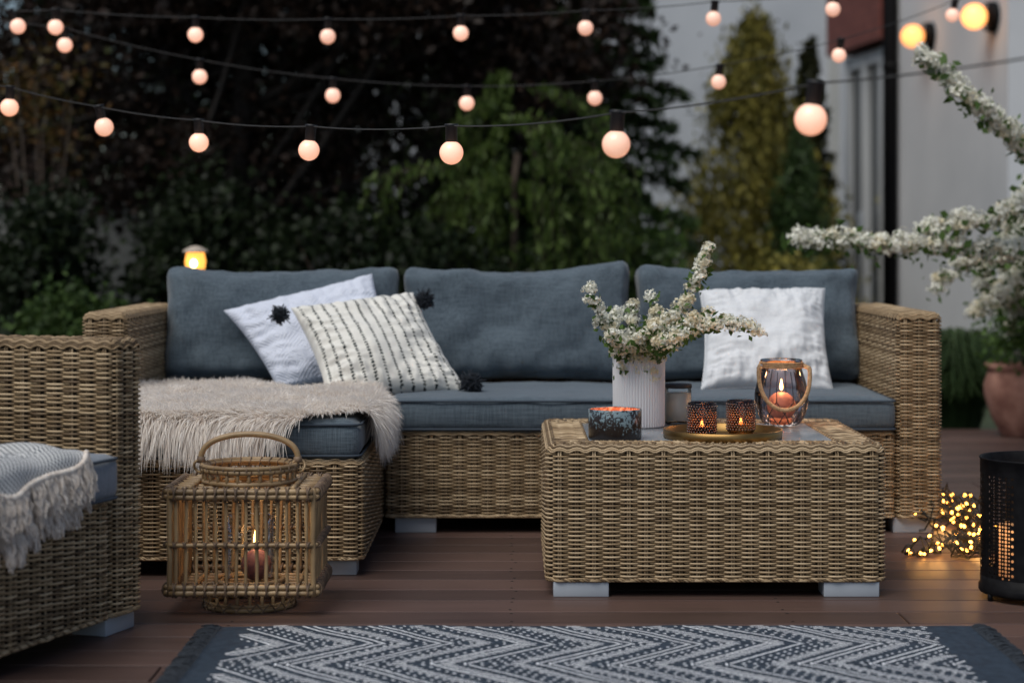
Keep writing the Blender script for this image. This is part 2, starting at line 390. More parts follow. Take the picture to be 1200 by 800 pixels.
# ================================================================== SETTING
# ground
g=G(); xs=np.linspace(-60,60,61); ys=np.linspace(-30,90,61); X,Y=np.meshgrid(xs,ys); g.add(np.c_[X.ravel(),Y.ravel(),np.full(X.size,-.16)],
  np.stack([ (i:=np.arange(61*61).reshape(61,61))[:-1,:-1],i[:-1,1:],i[1:,1:],i[1:,:-1]],-1).reshape(-1,4))
tag(g.build('ground',mat('lawn_soil',(.012,.022,.008),(.03,.045,.014),rough=.95,scale=3,detail=6,bump=.5,bdist=.02)),kind='structure')
# deck
def deck_mat():
    m,nt,out=nodes('deck_boards'); b=nt.nodes.new('ShaderNodeBsdfPrincipled'); L(nt,b.outputs[0],out.inputs[0])
    tc=nt.nodes.new('ShaderNodeTexCoord'); gm=nt.nodes.new('ShaderNodeNewGeometry')
    mp=nt.nodes.new('ShaderNodeMapping'); mp.inputs['Scale'].default_value=(2.5,150,20); L(nt,tc.outputs['Object'],mp.inputs[0])
    n=nt.nodes.new('ShaderNodeTexNoise'); n.inputs['Scale'].default_value=1.5; n.inputs['Detail'].default_value=5; L(nt,mp.outputs[0],n.inputs[0])
    n2=nt.nodes.new('ShaderNodeTexNoise'); n2.inputs['Scale'].default_value=2.2; n2.inputs['Detail'].default_value=6; L(nt,tc.outputs['Object'],n2.inputs[0])
    f=math_(nt,'ADD',math_(nt,'MULTIPLY',n.outputs[0],.55),math_(nt,'ADD',math_(nt,'MULTIPLY',gm.outputs['Random Per Island'],.24),math_(nt,'MULTIPLY',n2.outputs[0],.35)))
    L(nt,ramp(nt,f,[(.3,(.038,.023,.019)),(.78,(.138,.082,.066))]),b.inputs['Base Color'])
    L(nt,math_(nt,'ADD',math_(nt,'MULTIPLY',n2.outputs[0],.35),.27),b.inputs['Roughness'])
    bn=nt.nodes.new('ShaderNodeBump'); bn.inputs['Strength'].default_value=.25; bn.inputs['Distance'].default_value=.001; L(nt,n.outputs[0],bn.inputs['Height']); L(nt,bn.outputs[0],b.inputs['Normal']); return m
g=G(); y=-.6; k=0
while y<8.4:
    x0=-4.2-((k*1.37)%3)
    while x0<4.6:
        box(g,(x0+1.998,y+.0675,-.0125),(3.996,.1305,.025),.0025); x0+=4
    for xx in np.arange(-3.6,4.2,.6):
        for dy in (.022,.113):
            if abs(xx)<2.2: lathe(g,[(.0036,.0004),(.0034,.0009),(.0004,.0006)],8,c=(xx+random.gauss(0,.004),y+dy,0),mi=1)
    y+=.135; k+=1
box(g,(0,3.9,-.06),(9,9,.05),0,1)
tag(g.build('deck',[deck_mat(),mat('deck_joists',(.01,.008,.007),rough=.9)],smooth=False),kind='structure')

# ------------------------------------------------------------------ foliage helpers
def leaves(g,C,size,asp=.55,droop=None,up=0.0,mi=0,fold=True):
    """leaf-shaped quads at points C (n,3)"""
    n=len(C); d=rng.normal(size=(n,3))
    if droop is not None: d=d*.35+np.asarray(droop)
    d/=np.linalg.norm(d,axis=1)[:,None]
    e=rng.normal(size=(n,3)); e[:,2]+=up; s=np.cross(d,e); s/=np.linalg.norm(s,axis=1)[:,None]+1e-9
    nn=np.cross(s,d)
    L_=size*rng.uniform(.6,1.3,n)[:,None]; w=L_*asp*.5
    V=np.stack([C-d*L_*.5, C+s*w+nn*w*.35, C+d*L_*.5, C-s*w+nn*w*.35],1)
    i=np.arange(n)*4
    F=np.stack([i,i+1,i+2,i+3],1); g.add(V.reshape(-1,3),F,mi)
def blob(n,c,r,shell=.5):
    d=rng.normal(size=(n,3)); d/=np.linalg.norm(d,axis=1)[:,None]
    rad=rng.uniform(shell,1,n)**.6
    return np.asarray(c)+d*rad[:,None]*np.asarray(r)
def clumpy(n,c,r,k,cr,shell=.3,zc=.8):
    cs=blob(k,c,r,shell); rr=rng.uniform(.6,1.3,k)*cr
    w=rng.integers(0,k,n); return cs[w]+rng.normal(size=(n,3))*rr[w][:,None]*np.array([1,1,zc])*.5, cs
def trunk_geo(g,base,top,r0,r1,tips=(),r2=.012,mi=0,seed=0):
    b=np.array(base,float); t=np.array(top,float); k=10
    s=np.linspace(0,1,k); w=np.array([[mnoise.noise(Vector((q*3,seed,1)))*.08,mnoise.noise(Vector((q*3,seed,9)))*.08,0] for q in s])*np.linalg.norm(t-b)*.5
    pts=b+(t-b)*s[:,None]+w*s[:,None]; tube(g,pts,np.linspace(r0,r1,k),8,mi)
    for tp in tips:
        i=random.randint(3,k-1); p=pts[i]; q=np.array(tp); m_=(p+q)/2+np.array([0,0,-.1*np.linalg.norm(q-p)])
        ss=np.linspace(0,1,6)[:,None]; pp=(1-ss)**2*p+2*ss*(1-ss)*m_+ss**2*q; tube(g,pp,np.linspace(max(r1*.8,r2*1.5),r2*.4,6),5,mi)
def leafmat(name,c1,c2,tr=.25,rough=.55): return mat(name,c1,c2,rough=rough,island=True,lo=.0,hi=1.0,trans=tr,spec=.3)
M['purple']=leafmat('copper_leaves',(.006,.004,.003),(.034,.018,.011))
M['bark']=mat('bark',(.03,.02,.014),(.07,.05,.035),rough=.9,scale=30,stretch=(3,3,.6),bump=.6,bdist=.01)
M['dgreen']=leafmat('dark_green_leaves',(.005,.010,.003),(.019,.032,.010))
M['green']=leafmat('green_leaves',(.022,.045,.010),(.07,.12,.028))
M['weep']=leafmat('weeping_leaves',(.03,.058,.011),(.12,.18,.04),.35)
M['ygreen']=leafmat('golden_leaves',(.05,.058,.012),(.30,.26,.055),.2)
M['conif']=leafmat('conifer_needles',(.014,.032,.008),(.055,.10,.026),.15)

# copper tree
tr=empty('copper_tree',(-1.7,11.2,-.16),'big dark copper-leaved tree filling the upper left behind the sofa','tree')
g=G(); gt=G(); pts=[]; tips=[]
for c,r,n,k,cr in (((-1.2,11.3,2.7),(1.75,1.1,1.5),26000,95,.34),((-2.3,11.2,1.95),(1.4,.9,1.1),9000,50,.28),((-.35,11.2,2.35),(1.0,.8,1.2),11000,55,.28),((-1.6,12.2,2.2),(2.4,.6,1.6),14000,60,.4)):
    p,cs=clumpy(n,c,r,k,cr); pts.append(p); tips+=list(cs[::9])
pts=np.concatenate(pts); pts=pts[pts[:,2]>.75]
leaves(g,pts-np.array([-1.7,11.2,-.16]),.062,.6); g.build('crown',M['purple'],tr)
trunk_geo(gt,(0,0,0),(.2,.1,2.6),.11,.04,[t-np.array([-1.7,11.2,-.16]) for t in tips],.02); gt.build('trunk',mat('dark_bark',(.008,.006,.005),(.018,.014,.011),rough=.9,scale=30),tr)

def conifer(name,base,H,R,mat_,label,nb=60,droop=.15,n_tw=60,size=.07,z0=.1,cat='tree',group=None,seed=0,power=.8):
    """tiered conifer: real branches with drooping sprays"""
    o=empty(name,base,label,cat,group); g=G(); gt=G(); tube(gt,[(0,0,0),(.01,0,H*.5),(0,0,H*.97)],[.05+H*.012,.03+H*.006,.008],8)
    C=[]
    for i in range(nb):
        t=z0+(1-z0)*(i+.5)/nb; Lb=R*(1-t)**power*random.uniform(.75,1.12)+.04; an=i*2.39996+random.uniform(-.3,.3)
        s=np.linspace(0,1,7); dr=np.c_[np.cos(an)*s*Lb,np.sin(an)*s*Lb,t*H-droop*Lb*s**1.6+.05*Lb*np.sin(s*PI)]
        tube(gt,dr,np.linspace(.012,.003,7),4)
        k=int(n_tw*(.35+Lb/R)); q=rng.uniform(.12,1,k)**.8
        cc=np.stack([np.interp(q,s,dr[:,j]) for j in range(3)],1); side=rng.normal(0,1,k)*Lb*.16*(1.15-q)+rng.normal(0,.015,k)
        cc[:,0]+=-np.sin(an)*side; cc[:,1]+=np.cos(an)*side; cc[:,2]+=-np.abs(rng.normal(0,.045,k))+.02
        C.append(cc)
    leaves(g,np.concatenate(C),size,.3,up=1.5); g.build('crown',mat_,o); gt.build('trunk',M['bark'],o); return o
def cone_shrub(name,base,H,R,mat_,label,n=14000,size=.05,cat='tree',group=None,k=150,seed=1):
    o=empty(name,base,label,cat,group); g=G(); 
    t=rng.uniform(0,1,k)**1.25; an=rng.uniform(0,2*PI,k); rr=R*(1-t)**.8*rng.uniform(.55,1.05,k)
    cs=np.c_[np.cos(an)*rr,np.sin(an)*rr,.05+t*H*.97]; cr=(.05+.13*(1-t))*R/.5
    w=rng.integers(0,k,n); C=cs[w]+rng.normal(size=(n,3))*cr[w][:,None]*np.array([.6,.6,1.0])
    C=C[C[:,2]>0]
    leaves(g,C,size,.42,droop=(0,0,.75)); g.build('crown',mat_,o)
    gt=G(); tube(gt,[(0,0,0),(0,0,H*.6),(0,0,H*.93)],[.05,.03,.008],8)
    for q in cs[::7]: tube(gt,[(0,0,max(.05,q[2]-.25)),tuple(q)],[.012,.004],4)
    gt.build('trunk',M['bark'],o); return o
def bush(name,base,c,r,n,k,cr,mat_,label,size=.05,cat='shrub',group=None,asp=.6,stems=8):
    o=empty(name,base,label,cat,group); b=np.array(base,float); p,cs=clumpy(n,np.array(c)-b,r,k,cr,.2); p=p[p[:,2]>.02]
    g=G(); leaves(g,p,size,asp); g.build('foliage',mat_,o); gt=G()
    for q in cs[:stems*3:3]: tube(gt,[(0,0,0),(q[0]*.4,q[1]*.4,q[2]*.5),tuple(q)],[.015,.01,.004],5)
    gt.build('stem',M['bark'],o); return o

conifer('conifer_tree',(.42,12.4,-.16),4.6,.90,M['conif'],'tall dark conifer with layered branches against the grey house wall',nb=150,n_tw=210,size=.10,droop=.12,power=.55)
# dark evergreens behind
gap=[(-4.3,13.6,3.6,.9),(-3.1,14.3,4.6,1.0),(-2.1,14.8,4.6,1.1),(-.95,14.4,4.7,1.05),(-.1,14.9,4.8,.95)]
labs=['dark evergreen at the far left edge behind the copper tree','second dark evergreen from the left in the row behind the copper tree','middle dark evergreen of the row behind the copper tree','fourth dark evergreen from the left behind the copper tree','dark evergreen rising between the copper tree and the layered conifer']
for (x,y,h,r),lb in zip(gap,labs): cone_shrub('evergreen_tree',(x,y,-.16),h,r,M['dgreen'],lb,n=9000,size=.12,group='evergreens behind the copper tree',k=170)
# weeping shrub
o=empty('weeping_tree',(-.02,10.4,-.16),'light green weeping tree with trailing twigs behind the middle sofa cushion','tree')
g=G(); gt=G(); trunk_geo(gt,(0,0,0),(.05,0,1.45),.028,.018)
C=[]
bn=[(random.uniform(0,2*PI),random.uniform(.05,.78),random.uniform(-.42,.30)) for _ in range(19)]
for i in range(118):
    a0,R0,dz0=bn[i%19]; an=a0+random.gauss(0,.16); R_=max(.05,R0+random.gauss(0,.05)); z=1.62+dz0-R_*.2; dx,dy=math.cos(an)*R_,math.sin(an)*R_*.6
    Ls=random.uniform(.35,1.05); s=np.linspace(0,1,10)
    pth=np.c_[dx*(.3+.7*np.minimum(1,s*2.5))+.08*dx*s,dy*(.3+.7*np.minimum(1,s*2.5)),z+.06*np.sin(s*PI*.8)-Ls*s**1.5]
    tube(gt,pth,.002,3); q=rng.uniform(0,1,52); cc=np.stack([np.interp(q,s,pth[:,j]) for j in range(3)],1)+rng.normal(0,.016,(52,3)); C.append(cc)
leaves(g,np.concatenate(C),.062,.34,droop=(0,0,-.9)); g.build('crown',M['weep'],o); gt.build('trunk',M['bark'],o)
# low shrubs
bush('leafy_shrub',(-2.0,8.7,-.16),(-1.98,8.75,.30),(.36,.3,.30),5000,50,.12,M['green'],'bright green leafy shrub behind the near armchair at the left',.045)
bush('leafy_shrub',(-1.75,10.6,-.16),(-1.7,10.6,.72),(.42,.4,.42),9000,60,.2,M['dgreen'],'dark rounded bush between the grey wall and the left sofa arm',.055)
bush('leafy_shrub',(-.75,10.2,-.16),(-.75,10.2,.52),(.75,.4,.42),9000,80,.18,M['dgreen'],'low dark bush behind the left and middle back cushions',.055)
bush('leafy_shrub',(.62,10.9,-.16),(.55,10.9,.50),(.5,.4,.40),8000,70,.2,M['green'],'green bush at the foot of the layered conifer',.055)
bush('leafy_shrub',(-2.42,9.9,-.16),(-2.42,9.9,.5),(.22,.4,.6),9000,70,.2,M['dgreen'],'dark shrub at the left edge in front of the grey wall',.055)
bush('orange_shrub',(-2.5,10.3,-.16),(-2.48,10.4,1.6),(.28,.22,.36),520,26,.15,leafmat('turning_leaves',(.04,.05,.012),(.13,.06,.016)),'slender shrub with orange and green leaves at the upper left',.05)
# right side conifers
cone_shrub('golden_conifer',(1.76,14.2,-.16),2.62,.74,M['ygreen'],'golden green cone shaped conifer in front of the grey wall',n=20000,size=.065,k=120)
cone_shrub('green_conifer',(1.87,12.6,-.16),1.72,.34,M['conif'],'small slim dark green cone conifer right of the golden one',n=12000,size=.045,k=120)
conifer('spruce_tree',(2.24,14.6,-.16),2.5,.36,leafmat('spruce_needles',(.015,.024,.010),(.06,.06,.02),.15),'open branched young conifer beside the white window frame',nb=90,n_tw=120,size=.08,droop=.1)
bush('leafy_shrub',(1.35,11.8,-.16),(1.4,11.8,.22),(.6,.4,.28),7000,60,.16,M['dgreen'],'low dark shrub in front of the golden conifer',.055)
bush('yellow_shrub',(1.62,11.0,-.16),(1.6,11.0,.55),(.26,.25,.22),2600,30,.1,M['ygreen'],'small yellow shrub behind the right back cushion',.05)
# ornamental grass
def grass_clump(base,n,Lh,spread,label):
    o=empty('ornamental_grass',base,label,'grass clump'); g=G()
    an=rng.uniform(0,2*PI,n); r0=rng.uniform(0,.1,n); Ls=Lh*rng.uniform(.6,1.1,n); sp=spread*rng.uniform(.2,1,n)
    s=np.linspace(0,1,7)[None]; d=np.stack([np.cos(an),np.sin(an)],1)
    x=(r0[:,None]+sp[:,None]*s**1.7); z=Ls[:,None]*(np.sin(s*1.9)/1.0)*(1-.25*s**2)
    Cc=np.stack([d[:,0:1]*x,d[:,1:2]*x,z],-1); w=.004*(1-s**2)+.0006
    sd=np.stack([-d[:,1],d[:,0],np.zeros(n)],1)[:,None]*w[...,None]
    V=np.stack([Cc-sd,Cc+sd],2); idx=np.arange(n*14).reshape(n,7,2)
    F=np.stack([idx[:,:-1,0],idx[:,:-1,1],idx[:,1:,1],idx[:,1:,0]],-1).reshape(-1,4); g.add(V.reshape(-1,3),F); g.build('blades',leafmat('grass_blades',(.025,.05,.015),(.06,.10,.035),.3),o)
grass_clump((2.05,8.95,-.16),3600,.62,.42,'large arching ornamental grass between the sofa arm and terracotta pot')
grass_clump((2.75,9.5,-.16),2200,.6,.4,'ornamental grass clump partly behind the terracotta pot at the right edge')

# garden wall left
g=G(); box(g,(-3.1,13.2,.45),(3.9,.15,1.22),.01); box(g,(-3.1,13.2,1.08),(3.96,.21,.05),.008)
tag(g.build('garden_wall',mat('grey_render',(.16,.165,.16),(.22,.225,.22),rough=.9,scale=5,detail=6,bump=.3)),'low grey rendered wall showing between shrubs at the far left','wall')

# neighbouring house
nh=empty('grey_house',(3.5,22,-.16),'pale grey rendered house wall in the background behind the conifers','house')
g=G(); box(g,(-1.9,2,3.2),(7.2,4,6.6),.02)
wallg=g.build('wall',mat('grey_wall',(.44,.46,.49),(.56,.58,.61),rough=.92,scale=1.2,detail=7,bump=.2,lo=.3,hi=.7),nh)
g=G(); box(g,(1.8,-.03,3.2),(3.4,.10,6.6),.02); g.build('wall',mat('cream_wall',(.40,.40,.385),(.45,.45,.43),rough=.92,scale=1.1,detail=6),nh)
g=G(); box(g,(-.8,2,6.75),(10.2,4.6,.3),.03); g.build('roof',mat('dark_roof',(.05,.05,.055),rough=.7),nh)

# our house, right
hs=empty('white_house',(2.9,12.2,-.16),'white house at the right with red cladding, black downpipe and round lamps','house')
def W(s,out=0,z=0): # point on the side wall, s metres along from lamp, out = away from the wall
    return np.array([-.11*s-out*.994,s-out*.109,z])
def prism(g,poly,z0,z1,mi=0):
    n=len(poly); V=[(x,y,z0) for x,y in poly]+[(x,y,z1) for x,y in poly]
    F=[tuple(range(n))[::-1],tuple(range(n,2*n))]+[(i,(i+1)%n,(i+1)%n+n,i+n) for i in range(n)]; g.add(V,F,mi)
A_=W(-.62); B_=W(1.62); C_=W(2.72)
g=G(); prism(g,[(A_[0],A_[1]),(6,A_[1]),(6,4),(B_[0]+.02,4),(B_[0],B_[1])],0,5.2)
prism(g,[(B_[0]+.12,B_[1]+.003),(6,4.003),(6,C_[1]+3),(C_[0]+.12,C_[1]+.02)],0,2.55)
g.build('wall',mat('white_render',(.56,.575,.60),(.74,.75,.77),rough=.9,scale=1.1,detail=9,bump=.35,lo=.25,hi=.75),hs,smooth=False)
g=G(); D_=W(1.52,.13); E_=W(2.9,.13); prism(g,[(D_[0],D_[1]),(B_[0]+.3,B_[1]),(C_[0]+.5,C_[1]+.2),(E_[0],E_[1])],2.42,5.2)
def brickm():
    m,nt,out=nodes('red_cladding'); b=nt.nodes.new('ShaderNodeBsdfPrincipled'); L(nt,b.outputs[0],out.inputs[0]); b.inputs['Roughness'].default_value=.8
    tc=nt.nodes.new('ShaderNodeTexCoord'); mp=nt.nodes.new('ShaderNodeMapping'); mp.inputs['Rotation'].default_value=(0,PI/2,0); mp.inputs['Rotation'].default_value=(PI/2,0,PI/2)
    L(nt,tc.outputs['Object'],mp.inputs[0]); sx=nt.nodes.new('ShaderNodeSeparateXYZ'); L(nt,tc.outputs['Object'],sx.inputs[0]); cx=nt.nodes.new('ShaderNodeCombineXYZ'); L(nt,sx.outputs[1],cx.inputs[0]); L(nt,sx.outputs[2],cx.inputs[1])
    br=nt.nodes.new('ShaderNodeTexBrick'); L(nt,cx.outputs[0],br.inputs[0]); br.inputs['Scale'].default_value=4; br.inputs['Mortar Size'].default_value=.012
    br.inputs['Color1'].default_value=(.16,.045,.035,1); br.inputs['Color2'].default_value=(.21,.065,.05,1); br.inputs['Mortar'].default_value=(.10,.04,.035,1); L(nt,br.outputs[0],b.inputs['Base Color']); return m
g.build('cladding',brickm(),hs,smooth=False)
g=G(); p_=W(1.5,.06); tube(g,[(p_[0],p_[1],0),(p_[0],p_[1],5.2)],.052,14)
for z in (.9,2.2,3.4): tube(g,[(p_[0],p_[1],z),(p_[0],p_[1],z+.04)],.058,14)
dp=g.build('downpipe',M['black_metal'],hs)
# window
wf=mat('white_window_frame',(.62,.64,.66),rough=.4)
win=None
def wbox(g,s0,s1,z0,z1,o0,o1,mi=0):
    a=math.atan2(1,-.11)-PI/2; c=(W((s0+s1)/2,(o0+o1)/2,(z0+z1)/2)); box(g,c,(abs(o1-o0),(s1-s0)*1.006,z1-z0),.004,mi,R=rotz(a))
g=G()
for s0,s1 in ((1.70,1.80),(2.14,2.24),(2.58,2.68)): wbox(g,s0,s1,.1,2.38,-.03,.05)
wbox(g,1.80,2.14,2.28,2.38,-.03,.045); wbox(g,2.24,2.58,2.28,2.38,-.03,.045); wbox(g,1.80,2.14,.1,.22,-.03,.045); wbox(g,2.24,2.58,.1,.22,-.03,.045)
win=g.build('window',wf,hs,smooth=False)
g=G(); wbox(g,1.80,2.14,.22,2.28,-.01,.01); wbox(g,2.24,2.58,.22,2.28,-.01,.01); g.build('pane',mat('window_pane',(.02,.028,.03),rough=.08,spec=.8),win,smooth=False)
g=G(); wbox(g,2.19,2.23,1.05,1.2,.05,.08); g.build('handle',M['alu'],win,smooth=False)

def wall_lamp(px,py,s,label):
    z=CZ+.16-(py-HOR)/F_PX*(12.2+s)
    o=empty('wall_lamp',np.array([2.9,12.2,-.16])+W(s,0,z),label,'lamp','round lamps on the white wall')
    def disc(g,r,o0,o1,n=20,mi=0):
        d=np.array([-.994,-.109,0]); tube(g,[d*o0,d*o1],r,n,mi)
    g=G(); disc(g,.095,0,.03); disc(g,.035,.03,.08); g.build('backplate',M['black_metal'],o)
    g=G(); d=np.array([-.994,-.109,0]); ell(d*.13,(.078,.078,.078),g,24,16); g.build('globe',emit('lamp_globe',(1,.36,.10),1.6,vary=True) if 'lg' not in M else M['lg'],o); M['lg']=bpy.data.materials['lamp_globe']
    g=G(); tube(g,[d*.05+np.array([math.cos(t)*d[1]*-.0+math.cos(t)*.109*.085,-math.cos(t)*.994*.085,math.sin(t)*.085]) for t in np.linspace(0,2*PI,24,endpoint=False)],.007,6,closed=True); g.build('guard_ring',M['black_metal'],o)
    l=bpy.data.lights.new('wall_lamp_light','POINT'); l.energy=.4; l.color=(1,.55,.22); l.shadow_soft_size=.08; lo=bpy.data.objects.new('bulb_light',l); COL.objects.link(lo); lo.parent=o; lo.location=(-.30,-.06,0)
wall_lamp(1138,20,-.40,'upper round glowing wall lamp nearer the right edge'); wall_lamp(1070,43,.78,'lower round glowing wall lamp beside the black downpipe')

# post lantern behind sofa
b=P(229,300,7.4); o=empty('post_lantern',(b[0],b[1],0),'small glowing amber lantern with pale cap behind the left back cushion','lantern')
g=G(); tube(g,[(0,0,0),(0,0,b[2]-.055)],.014,10); lathe(g,[(.0,b[2]-.06),(.05,b[2]-.06),(.05,b[2]-.05),(0,b[2]-.05)],20); g.build('post',M['black_metal'],o)
g=G(); lathe(g,[(.036,b[2]-.05),(.040,b[2]-.02),(.034,b[2]+.012),(.028,b[2]+.016)],20); g.build('glass_shade',emit('amber_glass',(1,.42,.07),1.3),o)
g=G(); lathe(g,[(.002,b[2]+.040),(.02,b[2]+.036),(.047,b[2]+.022),(.05,b[2]+.014),(.03,b[2]+.014),(.002,b[2]+.016)],20); g.build('cap',mat('lantern_cap',(.5,.42,.34),rough=.5),o)
g=G(); ell((0,-.042,b[2]-.028),(.013,.006,.016),g,12,8); g.build('bulb',emit('lantern_bulb',(1,.75,.3),9),o)

# ================================================================== SOFA
sofa=empty('wicker_sofa',(0,5.4,0),'large tan wicker garden sofa with slate blue cushions','sofa')
g=G(); D=.87; z0=.044; zs=.285
seats=[(-1.075,-.360),(-.356,.356),(.360,1.075)]
for a,b in seats: wicker_box(g,(a+b)/2,.06+(D-.12)/2-.055,(b-a)/2,(D-.12)/2,z0,zs,.02,.014,top=False)
g.build('seat_base',[M['wicker'],M['gap_shade']],sofa)
for s in (-1,1):
    g=G(); wicker_box(g,s*1.1385,D/2,.0635,D/2,z0,.617,.022,.022); g.build('armrest',[M['wicker'],M['gap_shade']],sofa)
g=G(); wicker_box(g,0,D-.055,1.072,.055,z0,.612,.02,.02); g.build('backrest',[M['wicker'],M['gap_shade']],sofa)
for x,y in ((-.27,.06),(.27,.06),(1.125,.06),(-1.125,.06),(.47,.06),(-1.125,D-.08),(1.125,D-.08),(-.40,D-.08),(.40,D-.08)): leg(sofa,x,y,z0)
for (a,b),s in zip(seats,range(3)):
    cushion('seat_cushion',((a+b)/2,.31,zs+.046),((b-a)-.008,.645,.092),.022,.010,M['fabric'],sofa,seed=s*3+1,wr=.0035)
def top_shape(k):
    def f(p,u):
        z=np.clip((u[:,2]-.2)/.8,0,1)**2
        if k==0: d=.004+.014*u[:,0]**2*(u[:,0]>0)+.004*np.sin(u[:,0]*5)
        elif k==1: d=.010*u[:,0]+.008*u[:,0]**4-.005*np.sin((u[:,0]+.3)*4)
        else: d=-.004*u[:,0]-.008*(1-u[:,0]**2)+.003*np.sin(u[:,0]*6)
        p[:,2]+=z*d; return p
    return f
for (a,b,h,rz),k in (((-1.085,-.352,.350,.004),0),((-.340,.372,.357,-.004),1),((.385,1.085,.362,.0),2)):
    o=cushion('back_cushion',((a+b)/2,.665,.376+h/2),((b-a),.15,h),.040,.020,M['fabric'],sofa,seed=k*5+2,wr=.014,lean=-.13,top_fn=top_shape(k),axis='y',res=.014); o.rotation_euler[1]=rz

# ottoman / chaise end
ot=empty('wicker_ottoman',(-.7175,4.70,0),'wicker chaise end with slate cushion pushed against the sofa left','ottoman')
g=G(); wicker_box(g,0,.345,.357,.345,.040,.285,.03,.016,top=False); g.build('body',[M['wicker'],M['gap_shade']],ot)
for x in (-.28,.28):
    for y in (.07,.62): leg(ot,x,y,.04)
cushion('cushion',(0,.345,.331),(.70,.69,.092),.026,.012,M['fabric'],ot,seed=31,wr=.004)

# ================================================================== COFFEE TABLE
TX,TY,TZ=.4685,4.77,.349
ta=empty('wicker_coffee_table',(TX,TY,0),'square tan wicker coffee table with grey glass top','table')
g=G(); wicker_box(g,0,0,.391,.34,.035,TZ,.035,.020,rim=.098); g.build('body',[M['wicker'],M['gap_shade']],ta)
g=G(); box(g,(0,0,TZ-.0075),(2*(.391-.098)-.006,2*(.34-.098)-.006,.007),.0015); g.build('table_top',M['stone_top'],ta)
for x in (-.31,.31):
    for y in (-.29,.29): leg(ta,x,y,.035,.127,.09)
TT=TZ-.0035
# ================================================================== ARMCHAIR
FC=math.atan2(-.33,.944)
ch=empty('wicker_armchair',(-1.287,3.848,0),'tan wicker armchair in the left foreground with grey cushion and throw','armchair',rotz=FC)
for s in (1,-1):
    g=G(); wicker_box(g,0,s*.337,.40,.063,.040,.612,.024,.022); g.build('armrest',[M['wicker'],M['gap_shade']],ch)
g=G(); wicker_box(g,.04,0,.358,.272,.040,.285,.02,.014,top=False); g.build('seat_base',[M['wicker'],M['gap_shade']],ch)
g=G(); wicker_box(g,-.345,0,.055,.272,.040,.608,.02,.02); g.build('backrest',[M['wicker'],M['gap_shade']],ch)
for x in (-.34,.34):
    for y in (-.335,.335): leg(ch,x,y,.04,.08,.115)
cushion('seat_cushion',(.08,0,.331),(.68,.54,.092),.020,.010,fabric('grey_fabric',(.15,.175,.21),(.25,.28,.325)),ch,seed=50,wr=.003)
cushion('back_cushion',(-.20,0,.56),(.15,.53,.34),.04,.02,M['fabric'],ch,seed=51,wr=.006,pip=False)

